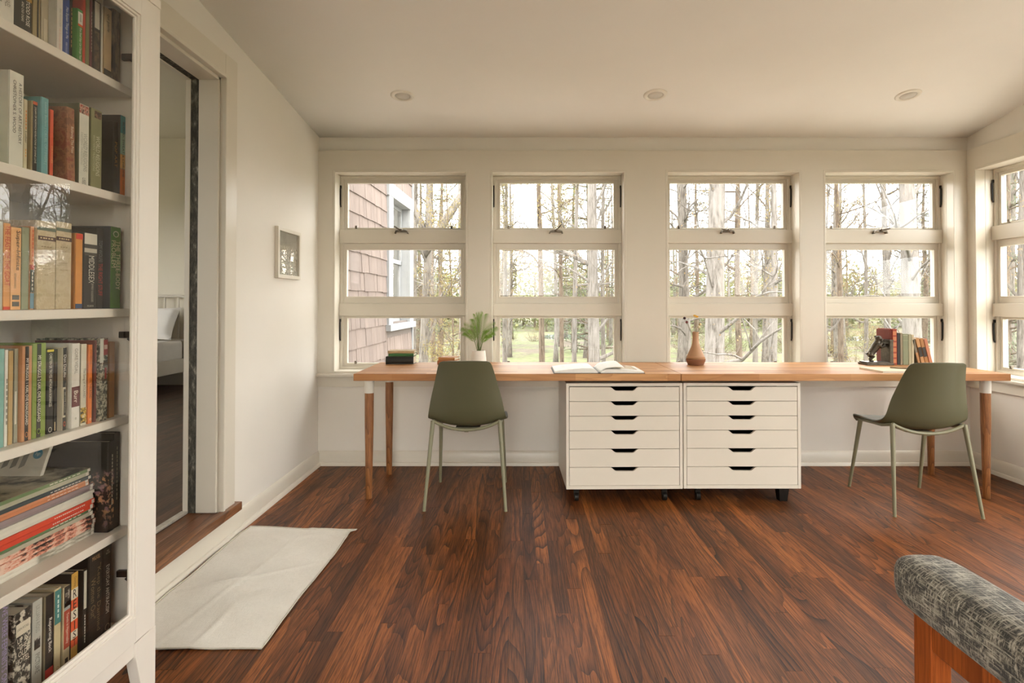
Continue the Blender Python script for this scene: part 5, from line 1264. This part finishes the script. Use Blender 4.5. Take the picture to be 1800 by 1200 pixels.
def addproto(key, tr, br, lf, mb, ml):
    PROTO[key] = ((('trunk', tr.mesh('trunk', mb, 'all')),) if tr else ()) + (('branches', br.mesh('branches', mb, 'all')),) + ((('foliage', lf.mesh('foliage', ml)),) if lf and lf.v else ())
for k_ in range(3): addproto('dec%d' % k_, *deciduous(20+k_, leafk=9, low=.14), M['bark'], M['leaf_o'] if k_ != 1 else M['leaf_y'])
addproto('bare', *deciduous(31, leafk=0, low=.16, nl=22), M['bark'], M['leaf_o'])
tr_, br_, lf_ = deciduous(37, Ht=11, r0=.19, leafk=1, low=.10, nl=18, lean=(.03,.03), fork=True)
rl = random.Random(5)
for z_, dx, dz, L_, r_ in ((3.5, 1.7, 1.25, 5.5, .14), (3.9, -.9, 1.4, 4., .10)):      # the two great forked limbs
    q = limb_path(rl, Vector((.05,.05,z_)), Vector((dx,.2,dz)), L_, 10, .05); tr_.tube([tuple(p) for p in q], [r_*(1-.6*i/10) for i in range(11)], 10)
    for i in range(3, 11):
        w_ = limb_path(rl, q[i], Vector((rl.gauss(.3,1), rl.gauss(0,1), rl.gauss(.5,.6))), 1.8, 7, .2); br_.tube([tuple(p) for p in w_], [.028*(1-.8*k/7)+.002 for k in range(8)], 5, False)
        for k in range(2, 8):
            x_ = limb_path(rl, w_[k], Vector((rl.gauss(0,1), rl.gauss(0,1), rl.gauss(.2,.7))), .7, 4, .25); br_.tube([tuple(p) for p in x_], [.007,.005,.004,.003,.002], 3, False)
addproto('lean', tr_, br_, lf_, M['bark'], M['leaf_o'])
addproto('birch', *deciduous(41, r0=.11, leafk=7, low=.25, nl=16), M['bark_birch'], M['leaf_y'])
addproto('big', *deciduous(43, Ht=13, r0=.26, leafk=2, low=.10, nl=24), M['bark_birch'], M['leaf_o'])
addproto('brown', *deciduous(47, r0=.12, leafk=5, low=.3, nl=18), M['bark_brown'], M['leaf_y'])
addproto('sapling', *deciduous(53, Ht=6, r0=.035, leafk=8, low=.15, nl=22, lsize=.036), M['bark_brown'], M['leaf_y'])
for k_ in range(2): addproto('pine%d' % k_, *pine(61+k_), M['bark_brown'], M['needle'])
for k_ in range(3): addproto('bush%d' % k_, None, *bush(71+k_), M['bark_brown'], (M['leaf_y'], M['leaf_g'], M['leaf_o'])[k_])
rt = random.Random(99); SPOTS = []
def free(x, y, r):
    return all((x-a)**2+(y-b)**2 > (r+c)**2 for a, b, c in SPOTS)
def place(y0, y1, u0, u1, r, pw=1.):
    for _ in range(400):
        y = y0+(y1-y0)*rt.random()**pw; u = rt.uniform(u0, u1)
        if u < -.2 and y < 22: continue
        if free(u*y, y, r): SPOTS.append((u*y, y, r)); return u*y, y
    return None
def tree(key, x, y, label, group=None, sc=1., rz=None, fat=None, name='tree', cat='tree'):
    rz = rt.uniform(0, 2*PI) if rz is None else rz
    if name == 'tree' and y < 21: SPOTS.append((x, y, 1.5))
    t = thing(name, label, cat, (x, y, gz(x,y)-.08), rz, group); t.scale = ((fat or sc), (fat or sc), sc)
    for nm, me in PROTO[key]:
        o = link(nm, me, t)
        if nm == 'foliage': o['kind'] = 'stuff'
    return t
def tpx(key, px, Y, wpx, label, sc=1., **kw):
    base = {'big':.25,'bare':.16,'lean':.18,'birch':.105,'brown':.115,'dec0':.16,'dec1':.16,'dec2':.16,'pine0':.17,'pine1':.17,'sapling':.034}[key]
    return tree(key, (px-910)/1000*Y, Y, label, sc=sc, fat=wpx*Y/1000/2/base, **kw)
tpx('lean', 742, 11.5, 17, 'grey tree forking into two great limbs, in the leftmost window', rz=.0)
tpx('bare', 728, 15, 11, 'bare grey tree just right of the shingled wing', rz=1.)
tpx('sapling', 790, 9.5, 4, 'thin leafy sapling at the right of the leftmost window', .9)
tpx('brown', 759, 17, 9, 'slender brown trunk beside the forked grey tree')
tpx('birch', 812, 14, 10, 'pale trunk at the right edge of the leftmost window')
tpx('brown', 948, 14, 11, 'brown trunk left of centre in the second window')
tpx('birch', 1013, 13, 9, 'slim pale birch in the middle of the second window')
tpx('big', 1046, 12, 21, 'thick pale-barked tree at the right of the second window', rz=2.1)
tpx('brown', 984, 18, 8, 'dark slender trunk between brown trunk and birch, second window')
tpx('bare', 1062, 17, 8, 'bare trunk right behind the thick pale tree, second window')
tpx('dec1', 890, 16, 9, 'leafy yellow-green tree at the left of the second window', 1.)
tpx('big', 1262, 10.5, 36, 'thickest pale-barked tree, behind the vase in the third window', rz=.4)
tpx('bare', 1206, 14, 15, 'grey trunk at the left edge of the third window')
tpx('brown', 1301, 15, 11, 'brown trunk right of the thickest tree, third window')
tpx('birch', 1356, 12, 13, 'pale birch trunk at the right of the third window')
tpx('dec0', 1330, 18, 9, 'budding tree with orange leaves between trunks, third window')
tpx('big', 1598, 11, 31, 'thick rough-barked tree at the right of the fourth window', rz=3.)
tpx('bare', 1556, 15, 12, 'straight grey trunk left of the thick tree, fourth window')
tpx('brown', 1472, 14, 10, 'brown trunk at the left of the fourth window')
tpx('dec2', 1452, 12, 8, 'orange-budding tree at the left edge of the fourth window')
tpx('dec2', 1520, 20, 7, 'pale budding tree in the middle of the fourth window')
tpx('dec0', 1800, 10, 14, 'orange-budding tree filling the window on the right wall')
tpx('pine0', 1770, 16, 14, 'dark pine outside the window on the right wall')
# middle woods
gM = 'slender trees in the woods beyond the windows'
keys = ['bare','dec0','dec1','dec2','brown','birch','pine0','pine1','brown','bare']
labs = {'bare':'bare grey tree in the dense woods','dec0':'budding tree in the dense woods','dec1':'yellow-green leafy tree in the dense woods','dec2':'orange-budding tree in the dense woods','brown':'brown-trunked slender tree in the dense woods','birch':'pale slender birch in the dense woods','pine0':'dark green pine in the dense woods','pine1':'dark green pine in the dense woods'}
GN = {'bare':'bare trees','dec0':'budding trees','dec1':'yellow-green trees','dec2':'orange trees','brown':'brown trees','birch':'birches','pine0':'dark pines','pine1':'dark pines'}
for i in range(96):
    k_ = keys[i % len(keys)] if rt.random() < .8 else 'pine0'; q = place(14.5, 56, -.30, 1.03, 1.6)
    if not q: continue
    tree(k_, q[0], q[1], labs[k_], GN[k_]+' in the woods beyond the windows', sc=rt.uniform(.85,1.2), fat=rt.uniform(.7,1.) if k_[:4] != 'pine' else rt.uniform(.8,1.))
for i in range(90):
    k_ = rt.randint(0,2); q = place(9.5, 50, -.2, 1.0, 1.25, 1.2)
    if not q: continue
    tree('bush%d' % k_, q[0], q[1], ['yellow-green bush in the undergrowth','green bush in the undergrowth','orange-budding bush in the undergrowth'][k_], ['yellow-green bushes','green bushes','orange bushes'][k_]+' in the undergrowth', sc=rt.uniform(.8,1.5), name='bush', cat='bush')
# outside the added off-frame side doors and behind, a few trees each side
for i in range(6):
    a = -.55+.2*i; r = (16, 24)[i%2]; tree(keys[i % 8], 2+r*math.cos(a), 1+r*math.sin(a), 'tree of the woods on the right side of the room', 'trees of the woods on the right side', sc=rt.uniform(.9,1.2))
# unseen pale slab round the house, added to bounce light onto the ceiling
m = MB(); m.box(XL, XR+5.5, YB+.17, YB+4.2, -1.02, -.92); m.box(XR+.17, XR+5.5, -6, YB+.17, -1.02, -.92); structure(m.build('bounce_slab', plain('pale_bounce', (.27,.25,.22), .95, .2, 25, .4)))
# distant wooded ridge
rd = MB(); rdb = MB(); rg = random.Random(17)
for i in range(300):
    u = rg.uniform(-.45, 1.25); y = rg.uniform(66, 98); x = u*y; z0 = gz(x, y); hh = rg.uniform(5, 9.5); R = hh*.28
    rdb.tube([(x,y,z0),(x,y,z0+hh*.8)], [.14,.05], 4, False)
    for _ in range(240):
        p = Vector((x+rg.gauss(0,R*.6), y+rg.gauss(0,R*.6), z0+hh*(.03+.92*rg.random()))); a = Vector((rg.gauss(0,1), rg.gauss(0,1), rg.gauss(0,.6))).normalized()*.26; b = a.cross(Vector((rg.gauss(0,1), rg.gauss(0,1), 1))).normalized()*.17
        rd.add([tuple(p-a), tuple(p+b), tuple(p+a), tuple(p-b)], [(0,1,2,3)])
t = thing('distant_woods', 'hazy green wooded ridge far beyond all the trees', 'woods', (30, 75, gz(30,75)))
rd.o = Vector(t.location); rdb.o = Vector(t.location)
rd.v = [(a-t.location.x, b-t.location.y, c-t.location.z) for a,b,c in rd.v]; rdb.v = [(a-t.location.x, b-t.location.y, c-t.location.z) for a,b,c in rdb.v]
o = rd.build('foliage', leaf('distant_leaves', (.07,.085,.04), (.19,.19,.085)), t); o['kind'] = 'stuff'; o = rdb.build('trunks', M['bark_brown'], t); o['kind'] = 'stuff'
